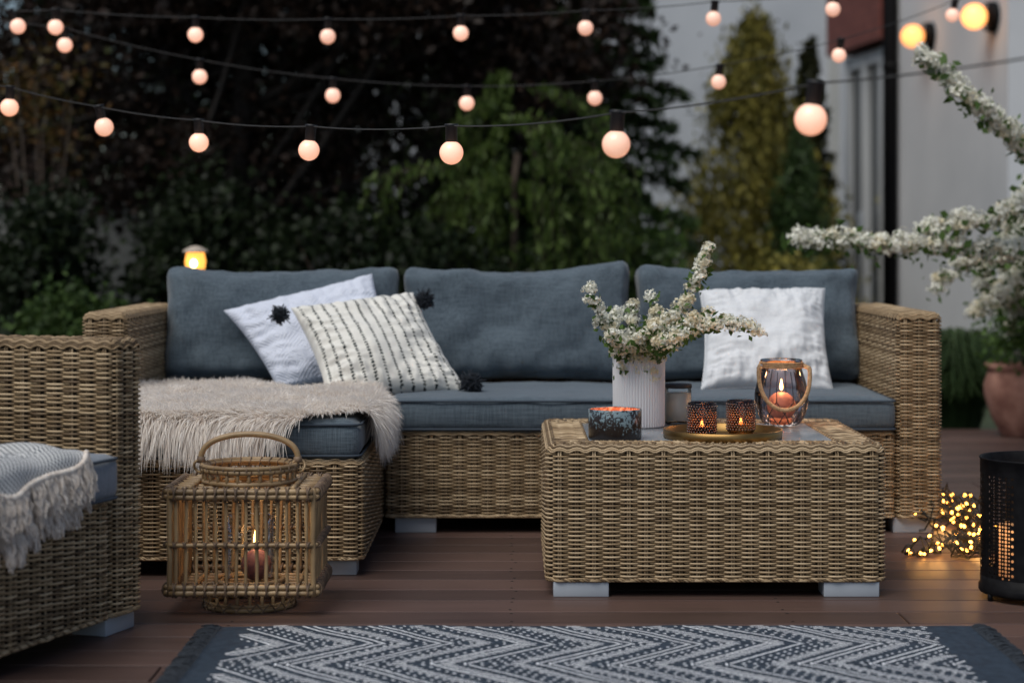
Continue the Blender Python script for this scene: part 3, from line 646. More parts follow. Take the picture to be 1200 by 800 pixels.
# ------------------------------------------------------------------ blanket on the armchair
def blanket():
    o=empty('throw_blanket',(-1.287,3.848,0),'grey white woven throw with long cream fringe over the armchair seat','blanket',rotz=FC)
    m,nt,out=nodes('woven_throw'); b=nt.nodes.new('ShaderNodeBsdfPrincipled'); L(nt,b.outputs[0],out.inputs[0]); b.inputs['Roughness'].default_value=.95; b.inputs['Sheen Weight'].default_value=.3
    at=nt.nodes.new('ShaderNodeAttribute'); at.attribute_name='puv'; sx=nt.nodes.new('ShaderNodeSeparateXYZ'); L(nt,at.outputs['Vector'],sx.inputs[0])
    u=math_(nt,'SINE',math_(nt,'MULTIPLY',sx.outputs[0],540)); v=math_(nt,'SINE',math_(nt,'MULTIPLY',sx.outputs[1],480)); f=math_(nt,'ADD',math_(nt,'MULTIPLY',math_(nt,'MULTIPLY',u,v),.5),.5)
    L(nt,ramp(nt,f,[(.40,(.035,.05,.065)),(.56,(.78,.78,.77))]),b.inputs['Base Color'])
    bn=nt.nodes.new('ShaderNodeBump'); bn.inputs['Strength'].default_value=.5; bn.inputs['Distance'].default_value=.002; L(nt,f,bn.inputs['Height']); L(nt,bn.outputs[0],b.inputs['Normal'])
    def surf(s,y,lift):       # s = length along from back to front, y = sideways
        edge=.425; top=.392+lift
        r=.03; sag=.012*np.sin(y*26+s*5)+.006*np.sin(y*61+2)
        s=np.asarray(s,float); x=np.where(s<edge-r,s,0.0); a=np.clip((s-(edge-r))/r,0,PI/2)
        x=np.where(s<edge-r,s,edge-r+(r+lift)*np.sin(a)); z=np.where(s<edge-r,top,top-r+r*np.cos(a))
        ex=np.clip(s-(edge-r)-r*PI/2,0,None); z=z-ex; x=x+np.where(ex>0,np.abs(sag)*np.minimum(1,ex*12)+ex*.04,0)
        z=z+np.where(s<edge-r,.008*np.sin(s*21+y*13)+.006*np.sin(y*40),.004*np.sin(y*40))
        fall=np.clip((y-.105)/.05,0,1); z=z-np.where(s<edge,fall**2*.012,0)
        return np.stack([x,y,z],-1)
    gf=G(); gr=G()
    for lift,ylo,yhi,e0,e1 in ((.016,-.27,.135,.42,.462),(.004,-.26,.10,.445,.50)):
        ny,ns=60,70; yy=np.linspace(ylo,yhi,ny); 
        end=e0+(e1-e0)*np.clip((yhi-yy)/.2,0,1)+.012*np.sin(yy*31)
        Yg=np.repeat(yy[:,None],ns,1); Sg=-.15+(end[:,None]+.15)*np.linspace(0,1,ns)[None]
        V=surf(Sg,Yg,lift); idx=np.arange(ny*ns).reshape(ny,ns); F=np.stack([idx[:-1,:-1],idx[:-1,1:],idx[1:,1:],idx[1:,:-1]],-1).reshape(-1,4)
        gf.add(V.reshape(-1,3),F,uv=np.c_[Yg.ravel(),Sg.ravel()])
        # tassels: bundles of wavy yarn
        nt_=44
        for i in range(nt_):
            y0=ylo+(yhi-ylo)*(i+.5)/nt_; e=np.interp(y0,yy,end); p0=surf(np.array([e]),np.array([y0]),lift)[0]; Lf=random.uniform(.055,.085)
            sw=random.uniform(-.018,.018)
            for j in range(16):
                a=random.uniform(0,2*PI); rr=random.uniform(.001,.0085); s=np.linspace(0,1,7)
                ph=random.uniform(0,6); Lj=Lf*random.uniform(.8,1.05)
                pth=np.c_[p0[0]+.006+math.cos(a)*rr*np.minimum(1,s*2+.2)+.003*np.sin(s*11+ph)+.012*s,p0[1]+math.sin(a)*rr*np.minimum(1,s*2+.2)+sw*s+.0035*np.sin(s*9+ph*2),p0[2]-Lj*s]
                tube(gr,pth,.0013,4,caps=False)
            ell(p0+np.array([.006,0,-.002]),(.006,.006,.007),gr,8,6)
    gf.build('cloth',m,o); gr.build('fringe',mat('cream_yarn',(.60,.52,.45),(.80,.73,.66),rough=.95,island=True,lo=0,hi=1),o)
blanket()

# ================================================================== FUR THROW
def fur():
    o=empty('fur_throw',(-.72,5.1,.38),'fluffy beige faux fur throw spread over the chaise end','fur throw')
    off=np.array([-.72,5.1,.38])
    def surf(x,s):        # x plan x, s plan y; folds over front edge (y=4.70) and right edge (x=-.362)
        top=.392; ye=4.725; xe=-.382; r=.040
        a=np.clip((ye-s)/r,0,PI/2); ex=np.clip(ye-s-r*PI/2,0,None); 
        y=np.where(s>ye,s,ye-r*np.sin(a)-ex*.03); z1=np.where(s>ye,0,-(r-r*np.cos(a))-ex)
        b=np.clip((x-xe)/r,0,PI/2); ex2=np.clip(x-xe-r*PI/2,0,None)
        X=np.where(x<xe,x,xe+r*np.sin(b)+ex2*.05); z2=np.where(x<xe,0,-(r-r*np.cos(b))-ex2)
        z=top+z1+z2+.006*np.sin(x*19+s*7)*np.cos(s*13)+np.where(s>5.36,-.0,0)
        return np.stack([X,y,z],-1)
    # outline in plan (x, s)
    poly=np.array([(-1.085,4.655),(-.98,4.63),(-.86,4.655),(-.74,4.64),(-.66,4.65),(-.58,4.66),(-.52,4.69),(-.47,4.725),(-.41,4.755),(-.345,4.80),(-.315,4.90),(-.292,5.0),(-.30,5.10),(-.30,5.22),(-.31,5.36),(-.38,5.50),(-.52,5.57),(-.66,5.60),(-.85,5.66),(-1.0,5.68),(-1.085,5.62)])
    def inside(x,y):
        c=np.zeros(len(x),bool); n=len(poly)
        for i in range(n):
            x1,y1=poly[i]; x2,y2=poly[(i+1)%n]
            m_=((y1>y)!=(y2>y))&(x<(x2-x1)*(y-y1)/(y2-y1+1e-12)+x1); c^=m_
        return c
    nx,ny=90,112; xs=np.linspace(-1.09,-.23,nx); ys=np.linspace(4.57,5.69,ny); X,Y=np.meshgrid(xs,ys)
    V=surf(X,Y); idx=np.arange(nx*ny).reshape(ny,nx); F=np.stack([idx[:-1,:-1],idx[:-1,1:],idx[1:,1:],idx[1:,:-1]],-1).reshape(-1,4)
    cx=(X[:-1,:-1]+X[1:,1:])/2; cy=(Y[:-1,:-1]+Y[1:,1:])/2; keep=inside(cx.ravel(),cy.ravel()); g=G(); g.add(V.reshape(-1,3)-off,F[keep])
    g.build('backing',mat('fur_backing',(.55,.47,.42),rough=.95),o)
    n=85000; x=rng.uniform(-1.09,-.23,n); s=rng.uniform(4.57,5.69,n); k=inside(x,s); x,s=x[k],s[k]; n=len(x)
    p=surf(x,s); e=.002; du=surf(x+e,s)-p; dv=surf(x,s+e)-p; nr=np.cross(du,dv); nr/=np.linalg.norm(nr,axis=1)[:,None]+1e-9
    # clump direction field
    cl=np.array([[mnoise.noise(Vector((a*22,b*22,0))),mnoise.noise(Vector((a*22,b*22,7)))] for a,b in zip(x,s)])
    cl2=np.array([[mnoise.noise(Vector((a*6,b*6,20))),mnoise.noise(Vector((a*6,b*6,30)))] for a,b in zip(x,s)])
    d=np.zeros((n,3)); d[:,0]=.35*cl[:,0]+.7*cl2[:,0]; d[:,1]=.5*cl[:,1]+.5*cl2[:,1]-.50
    # downhill: on the hanging parts the fur falls
    hang=np.clip(1-nr[:,2],0,1); d=d*(1-hang[:,None]*.4); d[:,2]-=hang*1.5
    d=d*(1)+nr*.62; d+=rng.normal(0,.13,(n,3)); d/=np.linalg.norm(d,axis=1)[:,None]
    Lh=rng.uniform(.036,.062,n)*(1+.25*hang); side=np.cross(d,nr); side/=np.linalg.norm(side,axis=1)[:,None]+1e-9
    rnd=rng.normal(size=(n,3)); side=side+.5*rnd; side/=np.linalg.norm(side,axis=1)[:,None]
    t=np.array([0,.4,.75,1.]); grav=np.array([0,0,-1.])
    Cc=p[:,None]+d[:,None]*(t[None,:,None]*Lh[:,None,None])+grav*(t[None,:,None]**2*Lh[:,None,None]*.42)
    # keep above surface of the cushion top
    flat=(s>4.80)&(x<-.42); mn=.389+.003; Cc[flat,:,2]=np.maximum(Cc[flat,:,2],mn+t[None]*.004)
    w=np.array([.0011,.0010,.0007,.0001])[None,:,None]*side[:,None]
    V=np.stack([Cc-w,Cc+w],2)-off; idx=np.arange(n*8).reshape(n,4,2); F=np.stack([idx[:,:-1,0],idx[:,:-1,1],idx[:,1:,1],idx[:,1:,0]],-1).reshape(-1,4)
    g=G(); g.add(V.reshape(-1,3),F); g.build('fur',mat('fur_hair',(.86,.79,.72),(.99,.96,.92),rough=.6,island=True,lo=0,hi=1,trans=.4,spec=.3),o)
fur()

# ================================================================== PILLOWS
def rhomb_mat():
    m,nt,out=nodes('white_woven'); b=nt.nodes.new('ShaderNodeBsdfPrincipled'); L(nt,b.outputs[0],out.inputs[0]); b.inputs['Roughness'].default_value=.92; b.inputs['Base Color'].default_value=(.66,.70,.80,1)
    at=nt.nodes.new('ShaderNodeAttribute'); at.attribute_name='puv'; sx=nt.nodes.new('ShaderNodeSeparateXYZ'); L(nt,at.outputs['Vector'],sx.inputs[0])
    def cell(o_,k): return math_(nt,'ABSOLUTE',math_(nt,'SUBTRACT',math_(nt,'FRACT',math_(nt,'MULTIPLY',o_,k)),.5))
    d=math_(nt,'ADD',cell(sx.outputs[0],1.6),cell(sx.outputs[1],1.6)); f=math_(nt,'ADD',math_(nt,'MULTIPLY',math_(nt,'SINE',math_(nt,'MULTIPLY',d,60)),.5),.5)
    L(nt,ramp(nt,f,[(0,(.60,.645,.76)),(1,(.72,.755,.85))]),b.inputs['Base Color'])
    bn=nt.nodes.new('ShaderNodeBump'); bn.inputs['Strength'].default_value=.5; bn.inputs['Distance'].default_value=.003; L(nt,f,bn.inputs['Height']); L(nt,bn.outputs[0],b.inputs['Normal']); return m
def stripe_mat():
    m,nt,out=nodes('striped_wool'); b=nt.nodes.new('ShaderNodeBsdfPrincipled'); L(nt,b.outputs[0],out.inputs[0]); b.inputs['Roughness'].default_value=.95; b.inputs['Sheen Weight'].default_value=.2
    at=nt.nodes.new('ShaderNodeAttribute'); at.attribute_name='puv'; sx=nt.nodes.new('ShaderNodeSeparateXYZ'); L(nt,at.outputs['Vector'],sx.inputs[0])
    ns=nt.nodes.new('ShaderNodeTexNoise'); ns.inputs['Scale'].default_value=30; L(nt,at.outputs['Vector'],ns.inputs[0])
    u=math_(nt,'ADD',math_(nt,'MULTIPLY',sx.outputs[0],6.1),math_(nt,'MULTIPLY',ns.outputs[0],.10))
    du=math_(nt,'ABSOLUTE',math_(nt,'SUBTRACT',math_(nt,'FRACT',u),.5))
    v=math_(nt,'ADD',math_(nt,'MULTIPLY',sx.outputs[1],20),math_(nt,'ADD',math_(nt,'MULTIPLY',ns.outputs[0],1.4),math_(nt,'MULTIPLY',math_(nt,'FLOOR',u),.37)))
    dv=math_(nt,'ABSOLUTE',math_(nt,'SUBTRACT',math_(nt,'FRACT',v),.5))
    d=math_(nt,'ADD',math_(nt,'MULTIPLY',du,5.6),math_(nt,'MULTIPLY',math_(nt,'POWER',dv,2.0),6.5))
    L(nt,ramp(nt,d,[(.84,(.015,.028,.028)),(.98,(.78,.765,.71))]),b.inputs['Base Color'])
    w=nt.nodes.new('ShaderNodeTexNoise'); w.inputs['Scale'].default_value=120; L(nt,at.outputs['Vector'],w.inputs[0])
    bn=nt.nodes.new('ShaderNodeBump'); bn.inputs['Strength'].default_value=.45; bn.inputs['Distance'].default_value=.002; L(nt,math_(nt,'ADD',w.outputs[0],math_(nt,'MULTIPLY',math_(nt,'LESS_THAN',d,.75),.8)),bn.inputs['Height']); L(nt,bn.outputs[0],b.inputs['Normal']); return m
pillow('throw_pillow',P(262,364,5.93),P(436,321,5.98),P(478,440,5.84),P(326,456,5.76),.065,rhomb_mat(),'pale blue white textured pillow leaning behind the striped pillow',seed=3)
so,scn,snr=pillow('throw_pillow',P(341,361,5.70),P(484,343,5.80),P(549,461,5.60),P(384,470,5.52),.080,stripe_mat(),'cream pillow with dark dashed stripes and black tassels',seed=8,n=76,pinch=.085,fold=1.9)
tasm=mat('tassel_yarn',(.006,.009,.013),(.025,.032,.045),rough=.95,island=True,lo=0,hi=1)
for q,rr,dr in ((P(334,367,5.66),.024,(-.6,-.4,-.2)),(P(490,349,5.76),.026,(.8,-.2,-.2)),(P(547,452,5.56),.032,(.5,-.6,.3)),(P(382,468,5.50),.027,(-.4,-.6,-.2))):
    g=G(); c=q-scn+np.array(dr)*.02; ell(c,(rr*.66,rr*.6,rr*.66),g,12,8)
    for j in range(520):
        d=rng.normal(size=3)+np.array(dr)*.7; d/=np.linalg.norm(d); s=np.linspace(0,1,4)[:,None]; bend=rng.normal(size=3)*.9
        tube(g,c+(d*s+bend*s**2*.5)*rr*random.uniform(.66,.78),[.0012,.0016,.0017,.0015],4)
    g.build('tassel',tasm,so)
pillow('throw_pillow',P(820,341,5.88),P(966,338,5.90),P(977,461,5.66),P(822,457,5.64),.080,M['white_fab'],'plain white square pillow at the right end of the sofa',seed=15,piping=M['white_fab'],n=76,pinch=.075,fold=1.8)

# ================================================================== RUG
def rug():
    x0,x1,y1,y0=-.612,.965,4.075,2.9
    g=G(); nx,ny=120,90; xs=np.linspace(x0,x1,nx); ys=np.linspace(y0,y1,ny); X,Y=np.meshgrid(xs,ys)
    def hz(x,y): return .0055+.0012*np.sin(x*9+y*4)+.0009*np.sin(x*23-y*17)
    V=np.c_[X.ravel(),Y.ravel(),hz(X,Y).ravel()]; idx=np.arange(nx*ny).reshape(ny,nx); F=np.stack([idx[:-1,:-1],idx[:-1,1:],idx[1:,1:],idx[1:,:-1]],-1).reshape(-1,4); g.add(V,F)
    b=np.r_[idx[0],idx[1:,-1],idx[-1,-2::-1],idx[-2:0:-1,0]]; o_=g.n; V2=V[b].copy(); V2[:,2]=.0004; g.add(V2,np.array([[0,0,0,0]])[:0]) if False else None
    g.V.append(V2); g.A.append(np.zeros((len(V2),3))); g.n+=len(V2); k=len(b); i=np.arange(k); g.F.append((np.stack([b,np.roll(b,-1),np.roll(i,-1)+o_,i+o_],-1),0))
    # painted pattern strokes
    px0,px1=-.565,.875; amp=.17; half=.19; yv=3.70
    def zig(y): t=abs(((y-yv)/half+1)%2-1); return amp*(1-t)   # 0 at valley .. amp at apex
    def zx(y): t=((y-yv)/half)%2; return amp*(t if t<1 else 2-t)
    def stroke(cx,cy,dx,dy,l,w):
        nrm=math.hypot(dx,dy); dx/=nrm; dy/=nrm; n=8; V=[]
        for j in range(n):
            a=2*PI*j/n; ca,sa=math.cos(a),math.sin(a); rr=random.uniform(.85,1.15)
            ca=math.copysign(abs(ca)**.6,ca); sa=math.copysign(abs(sa)**.6,sa)
            x=cx+(dx*ca*l-dy*sa*w)*.5*rr; y=cy+(dy*ca*l+dx*sa*w)*.5*rr; V.append((x,y,hz(x,y)+.0009))
        if all(px0<=v[0]<=px1 and y0+.01<v[1]<y1-.002 for v in V): g.add(V,[tuple(range(n))],1)
    styles=['solid','solid','dots','dots','hatch','dots','solid','hatch','solid','dots','dots','dots','hatch','solid','solid','dots','hatch','dots']
    x=px0-.25; k=0
    while x<px1+.05:
        st=styles[k%len(styles)]; y=y0+.02
        while y<y1:
            ds={'solid':.012,'dots':.0175,'hatch':.0125}[st]; X_=x+zx(y); e=.001; dx=(zx(y+e)-zx(y-e))/(2*e); jx=random.uniform(-.0015,.0015)
            if st=='solid': 
                stroke(X_+jx,y,dx,1,.020,.0048)
            elif st=='dots': stroke(X_+jx,y,dx,1,random.uniform(.0075,.0105),random.uniform(.0045,.006))
            else: stroke(X_+jx,y,1,random.uniform(-.25,-.05)*(1 if dx>0 else -1),.032,.0052)
            y+=ds
        x+={'solid':.024,'dots':.023,'hatch':.043}[st]; k+=1
    rm=mat('rug_cotton',(.011,.022,.038),(.024,.041,.064),rough=.95,scale=60,bump=.4,bscale=400)
    o=g.build('rug',[rm,mat('rug_print',(.84,.87,.92),(.93,.95,.97),rough=.95,scale=300)]); tag(o,'dark slate rug with white zigzag and dash pattern in the foreground','rug')
    for xx,sg in ((x0,-1),(x1,1)):
        g=G(); y=y0
        while y<y1:
            for j in range(5):
                Lf=random.uniform(.028,.046); a=random.uniform(-.35,.35)+.5*math.sin(y*40)*.5; s=np.linspace(0,1,5)
                pth=np.c_[xx+sg*Lf*s*math.cos(a),y+random.uniform(-.003,.003)+Lf*s*math.sin(a)+.003*np.sin(s*7+j),.004+.006*np.sin(s*PI)*random.uniform(.1,1.2)]
                tube(g,pth,.0014,4,caps=False)
            y+=.0075
        g.build('fringe',mat('rug_fringe',(.012,.016,.022),(.03,.038,.05),rough=.95,island=True,lo=0,hi=1),o)
rug()

# ================================================================== CANDLE LIGHT
def flame(parent,c,h=.03,r=.006,energy=.35):
    g=G(); t=np.linspace(0,1,12); prof=np.c_[r*np.sin(PI*t**.62)**1.0*(1-t*.25)+.0003,h*t]; lathe(g,prof,12,c=c); o=g.build('flame',M['flame'],parent)
    l=bpy.data.lights.new('flame_light','POINT'); l.energy=energy; l.color=(1,.50,.18); l.shadow_soft_size=.012; lo=bpy.data.objects.new('flame_light',l); COL.objects.link(lo); lo.parent=parent; lo.location=(c[0],c[1],c[2]+h*1.25)
    return o
# ------------------------------------------------------------------ cane lantern
def cane_lantern():
    cx,cy=-.588,4.335; hx,hy,zb,zt=.156,.128,.047,.275
    o=empty('cane_lantern',(cx,cy,0),'square cane cage lantern with round collar and hoop handle on the deck','lantern')
    def bar(g,a,b,r=.0058,n=8):
        a=np.array(a,float); b=np.array(b,float); Lb=np.linalg.norm(b-a); k=max(3,int(Lb/.02)+1); s=np.linspace(0,1,k)[:,None]
        p=a+(b-a)*s+rng.normal(0,.0007,(k,3))*np.sin(s*PI); rr=r*(1+.04*rng.normal(size=k)); nodes_=rng.integers(0,k,2); rr[nodes_]*=1.12; tube(g,p,rr,n)
    def lash(g,a,b,step,R_,r=.0021):
        a=np.array(a,float); b=np.array(b,float); Ls=np.linalg.norm(b-a); k=int(round(Ls/step)); d=(b-a)/Ls
        u=np.cross(d,[0,0,1.]); u/=np.linalg.norm(u)+1e-9; v=np.array([0,0,1.])
        for i in range(k):
            c=a+d*(i+.5)*step*Ls/(k*step)
            for sgn in (1,-1):
                t=np.linspace(-PI,PI,13); pth=c+d*(sgn*t/PI*step*.32)[:,None]*1+u*(np.cos(t)*R_[0])[:,None]+v*(np.sin(t)*R_[1])[:,None]; tube(g,pth,r,4,1,caps=False)
    mats=[M['cane'],M['cane_dark']]
    # four side panels
    for ax,sg in ((0,-1),(0,1),(1,-1),(1,1)):
        g=G(); n=14 if ax==0 else 9
        for i in range(n):
            t=-1+2*(i+.5)/n if ax==0 else -1+2*(i+.5)/n
            x,y=(t*hx*.985,sg*hy) if ax==0 else (sg*hx,t*hy*.95)
            bar(g,(x+rng.normal(0,.0012),y,zb),(x+rng.normal(0,.0012),y,zt),random.uniform(.0034,.0044))
        E=((-hx,sg*hy),(hx,sg*hy)) if ax==0 else ((sg*hx,-hy),(sg*hx,hy))
        out=np.array([0,sg,0]) if ax==0 else np.array([sg,0,0])
        for z in (zb+.004,zb+.016,zt-.004,zt-.016):
            a=np.array([*E[0],z])+out*.0075; b=np.array([*E[1],z])+out*.0075; bar(g,a,b,.0062)
        for z in (zb+.010,zt-.010):
            a=np.array([*E[0],z])+out*.006; b=np.array([*E[1],z])+out*.006; lash(g,a,b,.023,(.0115,.0155))
        zm=(zb+zt)/2-.006; a=np.array([*E[0],zm])+out*.006; b=np.array([*E[1],zm])+out*.006; bar(g,a,b,.0045); lash(g,a,b,.023,(.0085,.0062))
        g.build('side_panel',mats,o)
    for sx in (-1,1):
        for sy in (-1,1): g=G(); bar(g,(sx*hx,sy*hy,zb-.004),(sx*hx,sy*hy,zt+.003),.0062); g.build('corner_post',mats,o)
    def flat(z,name,inner):
        g=G(); 
        for i in range(7):
            y=-hy+2*hy*(i+.5)/7
            half=math.sqrt(max(0,inner**2-y**2)) if abs(y)<inner else 0
            if half>0: bar(g,(-hx,y,z),(-half,y,z),.005); bar(g,(half,y,z),(hx,y,z),.005)
            else: bar(g,(-hx,y,z),(hx,y,z),.005)
        for x in (-hx*.72,hx*.72): bar(g,(x,-hy,z+.007),(x,hy,z+.007),.005)
        g.build(name,mats,o)
    flat(zt-.004,'top_panel',.085); flat(zb+.002,'bottom_panel',0)
    def ring(g,z,r,rr=.0058): tube(g,[(r*math.cos(t),r*math.sin(t),z) for t in np.linspace(0,2*PI,48,endpoint=False)],rr,8,closed=True)
    g=G(); ring(g,.006,.098); ring(g,.014,.096,.0045); ring(g,zb-.006,.092,.005)
    for t in np.linspace(0,2*PI,22,endpoint=False):
        c,s=math.cos(t),math.sin(t); bar(g,(.096*c,.096*s,.006),(.094*c,.094*s,zb-.004),.004,6)
        for q in (-.05,.05): tube(g,[((.1045)*math.cos(t+q+w*.1),.1045*math.sin(t+q+w*.1),.010+ w*.011*np.sign(q)) for w in (-1,0,1)],.0015,4,1,caps=False)
    g.build('base_ring',mats,o)
    g=G(); ring(g,zt+.006,.101); ring(g,zt+.032,.104); ring(g,zt+.041,.105,.005); ring(g,zt+.037,.098,.0045)
    for t in np.linspace(0,2*PI,26,endpoint=False):
        c,s=math.cos(t),math.sin(t); bar(g,(.101*c,.101*s,zt-.002),(.102*c,.102*s,zt+.037),.0040,6)
        tube(g,[(.102*math.cos(t+w)+.0*w,.102*math.sin(t+w),zt+.036)+np.array([.009*math.cos(t)*math.cos(k),.009*math.sin(t)*math.cos(k),.010*math.sin(k)]) for w,k in zip(np.linspace(-.06,.06,9),np.linspace(0,2*PI,9))],.0015,4,1,caps=False)
    g.build('collar',mats,o)
    g=G(); pts=[(-.105*math.cos(t)*1.04,-.0,zt+.044+.064*math.sin(t)**.7) for t in np.linspace(0.0,PI,28)]
    tube(g,pts,.0068,10); 
    for s in (-1,1): tube(g,[(s*.110+.014*math.cos(t),0.004*math.sin(2*t),zt+.037+.014*math.sin(t)) for t in np.linspace(0,2*PI,18,endpoint=False)],.0032,6,closed=True); tube(g,[(s*.1095,-.001,zt+.044),(s*.1075,-.001,zt+.058)],.0092,10,1)
    g.build('handle',mats,o)
    g=G(); lathe(g,[(.052,zb+.010),(.054,zb+.02),(.054,zb+.15),(.056,zb+.152)],32); g.build('glass_cylinder',glass('clear_glass',(.96,.97,.97),1.3,.8),o)
    g=G(); ring(g,zb+.012,.075,.005); ring(g,zb+.010,.062,.004); g.build('candle_ring',mats,o)
    cd=empty('ball_candle',(cx+.015,cy,zb+.008),'round plum candle burning inside the cane lantern','candle','candles burning')
    g=G(); ell((0,0,.036),(.034,.034,.035),g,28,16); tube(g,[(0,0,.068),(.001,0,.077)],.0012,5); g.build('wax',mat('plum_wax',(.16,.07,.085),(.22,.10,.11),rough=.45,scale=40,spec=.4),cd)
    flame(cd,(0,0,.074),.052,.0062,.13)
cane_lantern()

# ------------------------------------------------------------------ table things
# vase
vx,vy=.322,4.915
g=G(); rib=lambda r,a,z: r-(.0015*(1-np.cos(a*56)))*(r>.06)
lathe(g,[(.001,.0),(.062,.0),(.066,.004),(.0665,.10),(.0668,.182),(.0655,.1845),(.0615,.1835),(.0615,.01),(.001,.008)],448,rfun=rib)
tag(g.build('vase',mat('white_ceramic',(.80,.79,.80),rough=.5,spec=.4),loc=(vx,vy,TT)),'tall white ribbed cylinder vase on the coffee table','vase')
# bowl
def bowl_mat():
    m,nt,out=nodes('mottled_glaze'); b=nt.nodes.new('ShaderNodeBsdfPrincipled'); L(nt,b.outputs[0],out.inputs[0]); b.inputs['Roughness'].default_value=.3
    tc=nt.nodes.new('ShaderNodeTexCoord'); n=nt.nodes.new('ShaderNodeTexNoise'); n.inputs['Scale'].default_value=140; n.inputs['Detail'].default_value=3; n.inputs['Distortion'].default_value=.6; L(nt,tc.outputs['Object'],n.inputs[0])
    n2=nt.nodes.new('ShaderNodeTexNoise'); n2.inputs['Scale'].default_value=22; L(nt,tc.outputs['Object'],n2.inputs[0])
    sx=nt.nodes.new('ShaderNodeSeparateXYZ'); L(nt,tc.outputs['Object'],sx.inputs[0])
    f=math_(nt,'ADD',math_(nt,'ADD',math_(nt,'MULTIPLY',n.outputs[0],.9),math_(nt,'MULTIPLY',n2.outputs[0],.5)),math_(nt,'MULTIPLY',sx.outputs[2],4.2))
    L(nt,ramp(nt,f,[(.89,(.022,.016,.015)),(.95,(.13,.19,.22)),(1.1,(.19,.26,.29))]),b.inputs['Base Color']); return m
bo=empty('candle_bowl',(.245,4.605,TT),'low round mottled blue and brown candle bowl on the table','bowl')
g=G(); lathe(g,[(.001,0),(.060,0),(.063,.003),(.0635,.070),(.062,.0715),(.0600,.070)],56); g.build('outer_wall',bowl_mat(),bo)
g=G(); lathe(g,[(.0600,.070),(.0595,.012),(.001,.012)],56); g.build('lining',mat('copper_lining',(.45,.13,.06),(.85,.38,.24),rough=.4,scale=90,metal=.3,lo=.45,hi=.55),bo)
g=G(); lathe(g,[(.001,.034),(.045,.034),(.0585,.036),(.0585,.013)],40); g.build('wax',mat('bowl_wax',(.55,.35,.25),rough=.5),bo)
l=bpy.data.lights.new('flame_light','POINT'); l.energy=.06; l.color=(1,.5,.25); l.shadow_soft_size=.01; lo=bpy.data.objects.new('flame_light',l); COL.objects.link(lo); lo.parent=bo; lo.location=(0,0,.052)
g=G(); t_=np.linspace(0,1,10); lathe(g,np.c_[.0035*np.sin(PI*t_**.65)+.0003,.036+.016*t_],10); g.build('flame',M['flame'],bo)
# jar with lid
ja=empty('candle_jar',(.428,4.985,TT),'white candle in a glass jar with flat black lid behind the tray','candle jar')
g=G(); lathe(g,[(.001,0),(.030,0),(.0335,.004),(.034,.085),(.033,.092)],36); g.build('glass_jar',glass('jar_glass',(.98,.99,.985),1.3),ja)
g=G(); lathe(g,[(.001,.010),(.0330,.010),(.0330,.080),(.001,.078)],36); g.build('wax',mat('white_wax',(.85,.85,.79),rough=.5,trans=.25),ja)
g=G(); lathe(g,[(.001,.0925),(.0345,.0925),(.0355,.094),(.0355,.101),(.034,.103),(.001,.103)],36); g.build('lid',M['rubber'],ja)
# tray
g=G(); lathe(g,[(.001,0),(.139,0),(.1415,.002),(.1425,.021),(.1405,.0215),(.1392,.0205),(.1378,.004),(.001,.0035)],72)
tag(g.build('tray',M['brass'],loc=(.504,4.632,TT)),'round antique brass tray holding two small candle glasses','tray')
TR=TT+.0037
def votive(x,y,label):
    o=empty('candle_holder',(x,y,TR),label,'candle holder','beaded tealight glasses on the tray')
    g=G(); lathe(g,[(.001,.0),(.026,0),(.029,.003),(.029,.006)],32); g.build('foot',M['brass'],o)
    gl=glass('smoked_glass',(.54,.40,.34),1.5,.9,.08) if 'smoke' not in M else M['smoke']; M['smoke']=gl
    g=G(); lathe(g,[(.029,.006),(.033,.009),(.0338,.012),(.0338,.081),(.033,.083),(.0318,.081),(.0318,.012),(.001,.010)],44)
    V=g; rows=11
    gb=G()
    for j in range(rows):
        for i in range(28):
            a=2*PI*(i+.5*(j%2))/28; c=(.0342*math.cos(a),.0342*math.sin(a),.0145+j*.0060); 
            gs=G(); ell(c,(.0024,.0024,.0022),gb,6,5)
    w=g.build('glass_cup',gl,o); gb.build('beads',mat('bead_glass',(.10,.06,.055),rough=.12,spec=.9) if 'bead' not in M else M['bead'],w); M['bead']=bpy.data.materials['bead_glass']
    g=G(); lathe(g,[(.001,.012),(.019,.012),(.0195,.026),(.018,.0265),(.001,.025)],24); g.build('tealight',mat('tealight_wax',(.75,.6,.45),rough=.5) if 'tl' not in M else M['tl'],o); M['tl']=bpy.data.materials['tealight_wax']
    flame(o,(0,0,.026),.018,.0036,.20)
votive(.4515,4.600,'left beaded smoky tealight glass standing on the brass tray'); votive(.5515,4.665,'right beaded smoky tealight glass on the tray beside the jar lantern')
